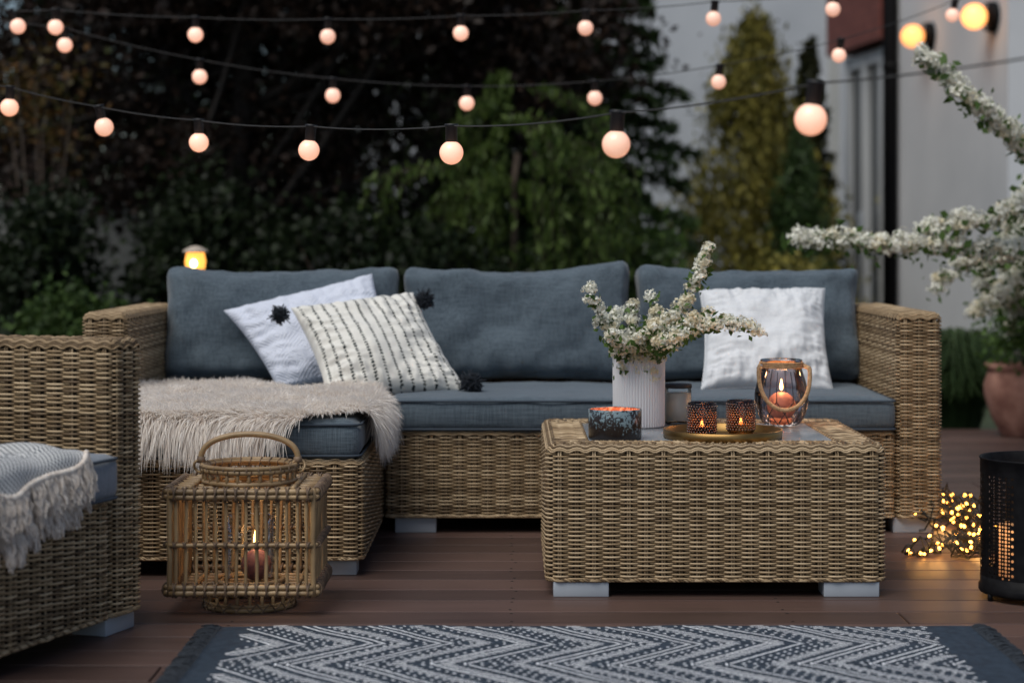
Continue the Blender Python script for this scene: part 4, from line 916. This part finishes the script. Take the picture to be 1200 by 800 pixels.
# glass jar lantern with rope
jl=empty('jar_lantern',(.684,4.915,TT),'faceted smoky glass jar lantern with rope handle and burning candle','lantern')
fac=lambda r,a,z: r*(1-.020*np.abs(np.sin(a*5+z*18)))
prof=[(.001,.002),(.030,.002),(.045,.006),(.060,.032),(.068,.062),(.068,.085),(.062,.115),(.0535,.140),(.0505,.150),(.0505,.163),(.054,.168),(.0505,.1705)]
pr=np.array(prof); tt=np.linspace(0,len(pr)-1,44); pr=np.c_[np.interp(tt,range(len(pr)),pr[:,0]),np.interp(tt,range(len(pr)),pr[:,1])]
g=G(); lathe(g,pr,60,rfun=lambda r,a,z:np.where(z<.14,fac(r,a,z),r)); jg=g.build('glass_jar',glass('lantern_glass',(.80,.76,.78),1.5,1.0,.03),jl,smooth=False)
g=G()
for k in range(10):
    a0=k*2*PI/10
    for tw in (.9,-.9):
        t=np.linspace(0,1,14); z=.006+t*.060; r=np.interp(z,pr[:,1],pr[:,0])*.995; a=a0+tw*t*.7; tube(g,np.c_[r*np.cos(a),r*np.sin(a),z],.0014,4,caps=False)
    t=np.linspace(0,1,10); z=.066+t*.075; r=np.interp(z,pr[:,1],pr[:,0])*.985; a=a0+.63+0*t; tube(g,np.c_[r*np.cos(a),r*np.sin(a),z],.0012,4,caps=False)
g.build('glass_ridges',glass('ridge_glass',(.55,.52,.55),1.6,2.0,.1),jg)
rope=mat('jute_rope',(.34,.20,.10),(.58,.38,.21),rough=.9,scale=160)
g=G()
for z in (.1515,.1565,.1615): twist(g,[(.0535*math.cos(t),.0535*math.sin(t),z) for t in np.linspace(0,2*PI,40,endpoint=False)],.0016,.0014,.009,3)
g.build('rope_wrap',rope,jl)
g=G(); t=np.linspace(0,PI,30); pth=np.c_[-.064*np.cos(t)*(1+.10*np.sin(t)),-.052-.020*np.sin(t),.150-.103*np.sin(t)**.9]
pth=np.vstack([(-.0535,-.004,.156),pth*1.0,(.0535,-.004,.156)]); twist(g,pth,.0030,.0030,.016,3,closed=False); g.build('rope_handle',rope,jl)
g=G(); tube(g,[(-.0565,-.022,.147),(-.0545,-.026,.158)],.004,8); g.build('clasp',M['alu'],jl)
cd=empty('ball_candle',(.684,4.915,TT+.006),'round dusty pink candle burning inside the rope handled jar','candle','candles burning')
g=G(); ell((0,0,.045),(.037,.037,.037),g,28,16); lathe(g,[(.001,0),(.028,0),(.030,.012),(.02,.02)],24); tube(g,[(0,0,.080),(.001,0,.088)],.0012,5); g.build('wax',mat('pink_wax',(.42,.17,.14),(.52,.23,.19),rough=.45,scale=30),cd)
flame(cd,(0,0,.085),.030,.0045,.40)

# ------------------------------------------------------------------ flowering branches
M['petal']=mat('spirea_petals',(.86,.85,.72),(.95,.94,.87),rough=.7,island=True,lo=0,hi=1,trans=.3)
M['petal2']=mat('spirea_petals_cream_candle_tint',(.80,.72,.52),(.92,.87,.70),rough=.7,island=True,lo=0,hi=1,trans=.3)  # cream petals, also carrying candle warmth as colour on low vase branches
M['sleaf']=leafmat('spirea_leaves',(.045,.095,.018),(.13,.22,.055),.35)
M['twig']=mat('twig',(.06,.045,.025),(.10,.08,.045),rough=.8,scale=80)
def blossoms(g,centres,R_,nf,fs):
    """domes of tiny five-petalled flowers"""
    k=len(centres); n=k*nf; c=np.repeat(centres,nf,0); rr=np.repeat(R_,nf)
    d=rng.normal(size=(n,3)); d[:,2]=np.abs(d[:,2])*.8+.0; d[:,2]-=.35; d/=np.linalg.norm(d,axis=1)[:,None]
    p=c+d*rr[:,None]*rng.uniform(.7,1.05,n)[:,None]
    e=rng.normal(size=(n,3)); nn=d+.4*e; nn/=np.linalg.norm(nn,axis=1)[:,None]; a=np.cross(nn,rng.normal(size=(n,3))); a/=np.linalg.norm(a,axis=1)[:,None]; b=np.cross(nn,a)
    f=fs*rng.uniform(.75,1.2,n)[:,None]
    ang=np.arange(10)*PI/5; rad=np.where(np.arange(10)%2==0,1,.55)
    V=p[:,None]+f[:,None]*(np.cos(ang)*rad)[None,:,None]*a[:,None]+f[:,None]*(np.sin(ang)*rad)[None,:,None]*b[:,None]+nn[:,None]*(f[:,None]*.25*(rad[None,:,None]-.55))
    idx=np.arange(n*10).reshape(n,10); g.add(V.reshape(-1,3),idx)
def spray(name,path,label,dens=1.0,parent=None,cr=.0178,nf=38,fs=.0046,group=None,start=.2,cream=.3,leaf=.021,spread=.024,cat='flowers',thick=.0022,gs=None):
    path=np.array(path,float); base=path[0].copy()
    s=np.r_[0,np.cumsum(np.linalg.norm(np.diff(path,axis=0),axis=1))]; Lt=s[-1]
    # smooth
    tt=np.linspace(0,Lt,max(8,int(Lt/.012))); 
    pt=np.stack([np.interp(tt,s,path[:,i]) for i in range(3)],1)
    for _ in range(6): pt[1:-1]=(pt[:-2]+2*pt[1:-1]+pt[2:])/4
    own=gs is None
    if own: root=empty(name,base,label,cat,group); gs=[G(),G(),G(),G()]; off=base
    else: off=gs[4]
    tube(gs[0],pt-off,np.linspace(thick,.0008,len(pt)),5)
    n=int(Lt*(1-start)/.0075*dens); q=rng.uniform(start,1,n); q[-1]=1
    c=np.stack([np.interp(q*Lt,tt,pt[:,i]) for i in range(3)],1); dirs=rng.normal(size=(n,3)); dirs/=np.linalg.norm(dirs,axis=1)[:,None]
    cc=c+dirs*spread*rng.uniform(.3,1.1,n)[:,None]*(1.1-.6*q[:,None]); cc[:,2]+=spread*.15
    for a,b in zip(c[::2],cc[::2]): tube(gs[0],[a-off,b-off],.0007,3,caps=False)
    k=rng.random(n)<cream  # higher cream share paints candle warmth onto the low vase branches
    if (~k).any(): blossoms(gs[1],cc[~k]-off,cr*rng.uniform(.6,1.15,(~k).sum()),nf,fs)
    if k.any(): blossoms(gs[2],cc[k]-off,cr*rng.uniform(.6,1.15,k.sum()),nf,fs)
    nl=int(n*2.4); q=rng.uniform(start*.5,1,nl); c=np.stack([np.interp(q*Lt,tt,pt[:,i]) for i in range(3)],1)+rng.normal(size=(nl,3))*spread*.5
    leaves(gs[3],c-off,leaf,.6)
    if own:
        gs[0].build('stem',M['twig'],root); bl=G(); 
        if gs[1].V: gs[1].build('blossom',M['petal'],root)
        if gs[2].V: gs[2].build('blossom',M['petal2'],root)
        gs[3].build('leaves',M['sleaf'],root); return root
VB=np.array([vx,vy,TT+.03]); VM=lambda dx,dy=0: np.array([vx+dx,vy+dy,TT+.182])
gv='white spirea branches in the vase'
spray('flower_branch',[VB,VM(-.03,-.02),P(725,396,4.85),P(706,378,4.82),P(693,352,4.80),P(690,337,4.80)],'spirea branch leaning far left out of the vase',group=gv,dens=1.25)
spray('flower_branch',[VB,VM(-.01,.01),P(742,395,4.95),P(738,378,4.98),P(741,357,5.0)],'short upright spirea branch in the left half of the vase',group=gv,dens=1.3)
spray('flower_branch',[VB,VM(.01,-.02),P(762,392,4.86),P(772,372,4.85),P(765,351,4.85)],'short upright spirea branch in the middle of the vase',group=gv,dens=1.5)
spray('flower_branch',[VB,VM(.03,.02),P(782,392,4.95),P(800,360,4.98),P(813,335,5.0),P(824,310,5.0),P(831,290,5.0)],'tallest spirea branch rising to the upper right',group=gv,dens=1.7,start=.28)
spray('flower_branch',[VB,VM(.04,-.02),P(785,400,4.83),P(812,386,4.80),P(840,380,4.80),P(862,378,4.80),P(878,383,4.80),P(887,390,4.80)],'spirea branch reaching far right with drooping tip',group=gv,dens=1.2,cream=.35)
spray('flower_branch',[VB,VM(.035,-.05),P(768,402,4.76),P(785,405,4.73),P(800,395,4.72),P(815,372,4.72)],'spirea branch with candle warmth tinted into its petals over the front rim of the vase',group=gv,dens=1.7,cream=.8)
spray('flower_branch',[VB,VM(-.04,-.04),P(728,406,4.79),P(722,398,4.77),P(715,392,4.75)],'stubby spirea branch over the left front rim of the vase',group=gv,dens=2.2,cream=.4)
spray('flower_branch',[VB,VM(-.045,.0),P(722,398,4.9),P(712,385,4.9),P(722,368,4.93)],'bushy spirea branch between the far left and the short upright ones',group=gv,dens=1.5)
spray('flower_branch',[VB,VM(.045,.01),P(790,395,4.92),P(815,388,4.9),P(828,370,4.9)],'mid length spirea branch rising just above the far right one',group=gv,dens=1.6)
spray('flower_branch',[VB,VM(.0,-.045),P(748,404,4.8),P(756,392,4.78),P(770,382,4.78),P(790,370,4.8)],'dense low spirea branch in the front centre of the vase',group=gv,dens=1.8,cream=.6)

# terracotta pot with spirea
pc=np.array([(1204-600)/F_PX*8.15,8.15,0.]); 
g=G(); lathe(g,[(.001,0),(.105,0),(.112,.01),(.150,.08),(.178,.17),(.180,.215),(.165,.262),(.158,.275),(.172,.285),(.176,.300),(.170,.306),(.155,.302),(.150,.28),(.150,.27),(.001,.268)],56)
tag(g.build('flower_pot',mat('terracotta',(.17,.065,.045),(.42,.22,.16),rough=.85,scale=9,detail=9,bump=.2),loc=pc),'large round terracotta pot at the right edge of the deck','pot')
sh=empty('flowering_shrub',pc+np.array([0,0,.262]),'arching white flowering spirea shrub growing in the terracotta pot','shrub')
gs=[G(),G(),G(),G(),pc+np.array([0,0,.262])]; B0=pc+np.array([0,0,.25])
kw=dict(gs=gs,cr=.031,nf=38,fs=.0072,leaf=.036,spread=.052,thick=.006,cream=.12)
def arch(pts,**k): 
    q=dict(kw); q.update(k); spray('b',[B0+np.array([random.uniform(-.04,.04),random.uniform(-.04,.04),0])]+pts,'',**q)
arch([P(1230,330,7.6),P(1300,190,7.0),P(1240,205,6.6),P(1195,170,6.4),P(1150,130,6.3),P(1110,95,6.3),P(1078,62,6.3)],start=.52,dens=1.5)
arch([P(1225,330,7.4),P(1240,215,6.9),P(1200,235,6.6),P(1160,265,6.5),P(1118,262,6.5),P(1080,270,6.5)],start=.55,dens=1.2)
arch([P(1215,350,7.3),P(1220,260,6.9),P(1180,300,6.6),P(1110,290,6.5),P(1050,290,6.4),P(990,282,6.4),P(930,284,6.4)],start=.45,dens=1.3)
arch([P(1210,360,7.6),P(1215,290,7.2),P(1170,300,7.0),P(1120,315,6.9),P(1095,340,6.9)],start=.4,dens=.9)
arch([P(1205,370,7.8),P(1230,300,7.4),P(1195,320,7.2),P(1165,350,7.1),P(1140,372,7.1)],start=.35,dens=.85)
arch([P(1200,380,7.9),P(1175,290,7.4),P(1205,240,7.2),P(1215,200,7.2)],start=.35,dens=1.1)
arch([P(1195,390,8.0),P(1185,350,7.9),P(1200,330,7.7)],start=.2,dens=1.1)
arch([P(1210,380,8.0),P(1180,350,7.6),P(1150,330,7.3),P(1165,295,7.2)],start=.3,dens=.8)
arch([P(1260,330,7.8),P(1290,250,7.6),P(1310,190,7.6)],start=.3,dens=1.0); arch([P(1250,330,8.3),P(1270,260,8.6),P(1230,210,8.7)],start=.3,dens=1.0)
#arch([P(1060,297,6.8)+np.array([.5,.2,.0]),P(1085,300,6.6),P(1060,305,6.5),P(1045,330,6.5)],start=.75,dens=1.2)
gs[0].build('stem',M['twig'],sh); gs[1].build('blossom',M['petal'],sh); gs[2].build('blossom',M['petal2'],sh)
p_,_=clumpy(2600,(0,-.1,.28),(.2,.2,.22),40,.1); leaves(gs[3],p_,.032,.6)
gs[3].build('leaves',M['sleaf'],sh)

# ================================================================== FESTOON LIGHTS
BG=[emit('festoon_bulb_near',(1,.42,.24),.62,rough=.2,base=(.8,.62,.52),vary=True),]
cordm=mat('cord_black',(.03,.03,.03),rough=.6)
def festoon(pts,label,ends,R_=.0275,cord_r=.0018,tw=True):
    """pts: (px,py of bulb centre, Y, tilt)"""
    first=P(pts[0][0],pts[0][1],pts[0][2]); o=empty('festoon_lights',first,label,'string lights','strings of round bulbs above the sofa')
    anchors=[]
    for px,py,Y,tl in pts:
        c=P(px,py,Y); ax=np.array([math.sin(tl),0,math.cos(tl)]); top=c+ax*R_*2.25; anchors.append(top)
        g=G(); t=np.linspace(0.03,PI-.45,16); prof=np.c_[R_*np.sin(t),-R_*np.cos(t)]; prof=np.vstack([prof,[R_*.42,R_*1.02],[R_*.42,R_*1.15]])
        def place(V): 
            x=V[:,0]*math.cos(tl)+V[:,2]*math.sin(tl); z=-V[:,0]*math.sin(tl)+V[:,2]*math.cos(tl); return np.c_[x,V[:,1],z]+(c-first)
        lathe(g,prof,24); g.V[0]=place(g.V[0]); bb=g.build('bulb',BG[0],o)
        g=G(); lathe(g,[(R_*.40,R_*.86),(R_*.50,R_*.90),(R_*.50,R_*2.15),(R_*.58,R_*2.2),(R_*.58,R_*2.4),(.0005,R_*2.42)],16); g.V[0]=place(g.V[0]); g.build('socket',M['rubber'],o)
    A=[np.array(ends[0])]+anchors+[np.array(ends[1])]; full=[]
    for a,b in zip(A[:-1],A[1:]):
        s=np.linspace(0,1,10,endpoint=False)[:,None]; q=a+(b-a)*s; q[:,2]-=(.010*4*s*(1-s)*np.linalg.norm(b-a)/.4)[:,0]*.5; full.append(q)
    full=np.vstack(full+[A[-1][None]])-first; g=G()
    if tw: twist(g,full,.0011,.0012,.012,2,closed=False)
    else: tube(g,full,cord_r,5)
    g.build('cord',cordm,o)
festoon([(11,126,5.9,.05),(122,149,5.70,-.25),(233,167,5.42,0),(362,176,5.0,.1),(529,179,4.45,0),(722,169,3.78,0.05),(950,140,3.28,.14)],'nearest string of glowing round bulbs, its bulbs growing larger rightwards',(P(-120,80,6.1),P(1330,45,2.75)))
BG[0]=emit('festoon_bulb_far',(1,.43,.27),.60,rough=.2,base=(.8,.62,.52),vary=True)
festoon([(21,31,6.9,-.5),(65,32,6.9,0),(229,41,6.9,0),(384,43,6.9,0),(540,39,6.9,0),(686,33,6.9,.05),(836,22,7.0,.1),(976,11,7.1,.15)],'highest string of small glowing bulbs along the top of the view',(P(-100,-10,6.9),P(1250,-45,7.3)),tw=False)
festoon([(76,53,7.1,0),(234,90,7.1,0),(390,112,7.1,0),(547,121,7.1,0),(697,115,7.1,0),(842,96,7.2,.1),(983,65,7.4,.15),(1116,18,7.8,.2)],'middle string of small glowing bulbs sagging behind the nearest string',(P(-80,10,7.1),P(1300,-60,8.2)),tw=False)

# ================================================================== FAIRY LIGHTS ON DECK
def fairy():
    o=empty('fairy_lights',(1.17,5.2,0),'tangled heap of tiny amber fairy lights on dark wire beside the sofa','fairy lights'); off=np.array([1.17,5.2,0])
    g=G(); paths=[]
    def heap(cx,cy,rx,ry,h,n,loops):
        t=np.linspace(0,loops*2*PI,n); k=np.array([mnoise.noise(Vector((a*.7,cx*9,0))) for a in t]); k2=np.array([mnoise.noise(Vector((a*.7,cx*9,5))) for a in t]); k3=np.array([mnoise.noise(Vector((a*.9,cx*9,11))) for a in t])
        x=cx+rx*(np.cos(t*.83)*(.55+.8*k)+.5*k2); y=cy+ry*(np.sin(t)*(.55+.8*k2)+.5*k); z=.005+h*np.clip(.35+1.1*k3,0,1); return np.c_[x,y,z]
    bulbs=[]; allp=[]
    for cx,cy,rx,ry,h,n,lp,nb in ((1.225,5.48,.15,.16,.125,460,16,47),(1.215,5.00,.13,.12,.085,380,14,40),(1.06,4.99,.060,.045,.05,90,3.2,9)):
        p=heap(cx,cy,rx,ry,h,n,lp); allp.append(p)
        ii=np.linspace(3,n-4,nb).astype(int); 
        for i in ii: bulbs.append(p[i])
    ap=np.vstack(allp); ap=np.vstack([ap,ap[::-1]+np.array([0,.003,.003])]); tube(g,ap-off,.0013,4,caps=False)
    g.build('wire',mat('fairy_wire',(.015,.017,.012),rough=.5),o)
    bm_=emit('fairy_bulb',(1,.40,.06),8)
    proto=None
    for q in bulbs:
        d=rng.normal(size=3); d[2]=abs(d[2])+.3; d/=np.linalg.norm(d)
        if proto is None:
            gg=G(); ell((0,0,.014),(.0042,.0042,.0056),gg,8,6); proto=gg.build('bulb',bm_,o); ob=proto
            gg=G(); tube(gg,[(0,0,0),(0,0,.010)],.0022,5); s0=gg.build('socket',M['rubber'],proto)
        else:
            ob=copy_tree(proto,o)
        q2=q-off; ob.location=Vector(q2); ob.rotation_euler=Vector((0,0,1)).rotation_difference(Vector(d)).to_euler()
    for x,y,z,e in ((1.235,5.50,.06,.8),(1.215,5.02,.05,.6),(1.08,4.99,.04,.2)):
        l=bpy.data.lights.new('fairy_glow','POINT'); l.energy=e; l.color=(1,.5,.15); l.shadow_soft_size=.05; lo=bpy.data.objects.new('glow_light',l); COL.objects.link(lo); lo.parent=o; lo.location=Vector((x-1.17,y-5.2,z))
fairy()

# ================================================================== BLACK PERFORATED LANTERN
def black_lantern():
    R_=.125; c=np.array([1.077+R_-.002,4.43,0.]); zt=.322
    o=empty('metal_lantern',c,'black cylinder metal lantern with pierced flower lattice at the right edge','lantern')
    g=G(); ncol=96; nrow=28; z0,z1=.052,.285; da=2*PI/ncol; dz=(z1-z0)/nrow
    solid_V=[];
    def pt(a,z,r=R_): return (r*math.cos(a),r*math.sin(a),z)
    for i in range(ncol):
        band=(i%12); open_=band<9
        for j in range(nrow):
            a0=i*da+math.radians(198.6); za=z0+j*dz; edge=(j==0 or j==nrow-1 or band in (0,8)) and ((j+i)%2==0)
            if open_ and not edge:
                n=8; s=[.38,.30,.40,.20][(i+2*j)%4]; ac=a0+da/2; zc=za+dz/2; V=[];F=[]
                for k in range(n):
                    t=2*PI*(k+.5)/n; V.append(pt(ac+s*da*math.cos(t)*1.08,zc+s*dz*math.sin(t)*1.08))
                for k in range(n):
                    t=2*PI*(k+.5)/n; m_=max(abs(math.cos(t)),abs(math.sin(t))); V.append(pt(ac+.5*da*math.cos(t)/m_,zc+.5*dz*math.sin(t)/m_))
                cr=[pt(a0,za),pt(a0+da,za),pt(a0+da,za+dz),pt(a0,za+dz)]
                F=[(k,n+k,n+(k+1)%n,(k+1)%n) for k in range(n)]
                V+=cr; F+=[(n+0,n+7,n+8+1),(n+0,n+9,n+8+2)][:0]
                # corners
                F+=[(n+0,n+8+2,n+1),(n+2,n+8+3,n+3),(n+4,n+8+0,n+5),(n+6,n+8+1,n+7)]
                g.add(V,F)
            else: g.add([pt(a0,za),pt(a0+da,za),pt(a0+da,za+dz),pt(a0,za+dz)],[(0,1,2,3)])
    g.build('pierced_wall',M['black_metal'],o,smooth=False)
    g=G(); lathe(g,[(R_+.0005,.285),(R_+.0005,zt-.006),(R_+.003,zt-.003),(R_+.001,zt),(R_-.003,zt-.002),(R_-.003,.285)],60)
    g.build('rim',M['black_metal'],o); g=G(); lathe(g,[(.001,.014),(R_+.002,.014),(R_+.004,.018),(R_+.004,.03),(R_+.0005,.034),(R_+.0005,.052),(R_-.003,.052),(R_-.003,.02),(.001,.02)],60); g.build('base',M['black_metal'],o)
    g=G(); lathe(g,[(.085,.021),(.0855,.10),(.085,.165)],48); g.build('added_glow_liner',mat('glow_liner_translucent',(.75,.65,.55),rough=.5,trans=.75),o)  # translucent liner added to catch the candlelight so the pierced holes glow
    for k in range(4):
        a=k*PI/2+PI+.35; g=G(); tube(g,[(R_*.985*math.cos(a),R_*.985*math.sin(a),0),(R_*.985*math.cos(a),R_*.985*math.sin(a),.016)],.006,8); g.build('foot',M['black_metal'],o)
    cd=empty('pillar_candle',c+np.array([0,0,.0202]),'ivory pillar candle glowing inside the black pierced lantern','candle','candles burning')
    g=G(); lathe(g,[(.001,0),(.045,0),(.045,.10),(.042,.104),(.001,.100)],30); g.build('wax',emit('lit_wax',(1,.42,.12),.8,base=(.7,.5,.35)),cd)
    flame(cd,(0,0,.102),.045,.009,.22)
black_lantern()

# ================================================================== CAMERA, LIGHT, WORLD
cam=bpy.data.cameras.new('camera'); co=bpy.data.objects.new('camera',cam); COL.objects.link(co); sc.camera=co
co.location=(0,0,CZ); co.rotation_euler=(PI/2,0,0); cam.sensor_width=36; cam.lens=F_PX/1200*36; cam.shift_y=-(400-HOR)/1200; cam.clip_end=300
cam.dof.use_dof=True; cam.dof.focus_distance=4.6; cam.dof.aperture_fstop=2.5
w=bpy.data.worlds.new('World'); sc.world=w; w.use_nodes=True; nt=w.node_tree; bg=nt.nodes['Background']; sk=nt.nodes.new('ShaderNodeTexSky'); sk.sky_type='NISHITA'; sk.sun_disc=False
EL,AZ=math.radians(58),math.radians(215)
sk.sun_elevation=EL; sk.sun_rotation=AZ; sk.dust_density=1.6; sk.ozone_density=1.3; sk.air_density=1.0; nt.links.new(sk.outputs[0],bg.inputs[0]); bg.inputs[1].default_value=.052
sun=bpy.data.lights.new('sun','SUN'); sun.energy=1.7; sun.angle=math.radians(45); sun.color=(1,.97,.90); sob=bpy.data.objects.new('sun',sun); COL.objects.link(sob)
dv=Vector((math.sin(AZ)*math.cos(EL),math.cos(AZ)*math.cos(EL),math.sin(EL))); sob.rotation_euler=dv.to_track_quat('Z','Y').to_euler()
sc.view_settings.view_transform='Standard'; sc.view_settings.look='None'; sc.view_settings.exposure=.48; sc.view_settings.gamma=1
sc.render.engine='CYCLES'
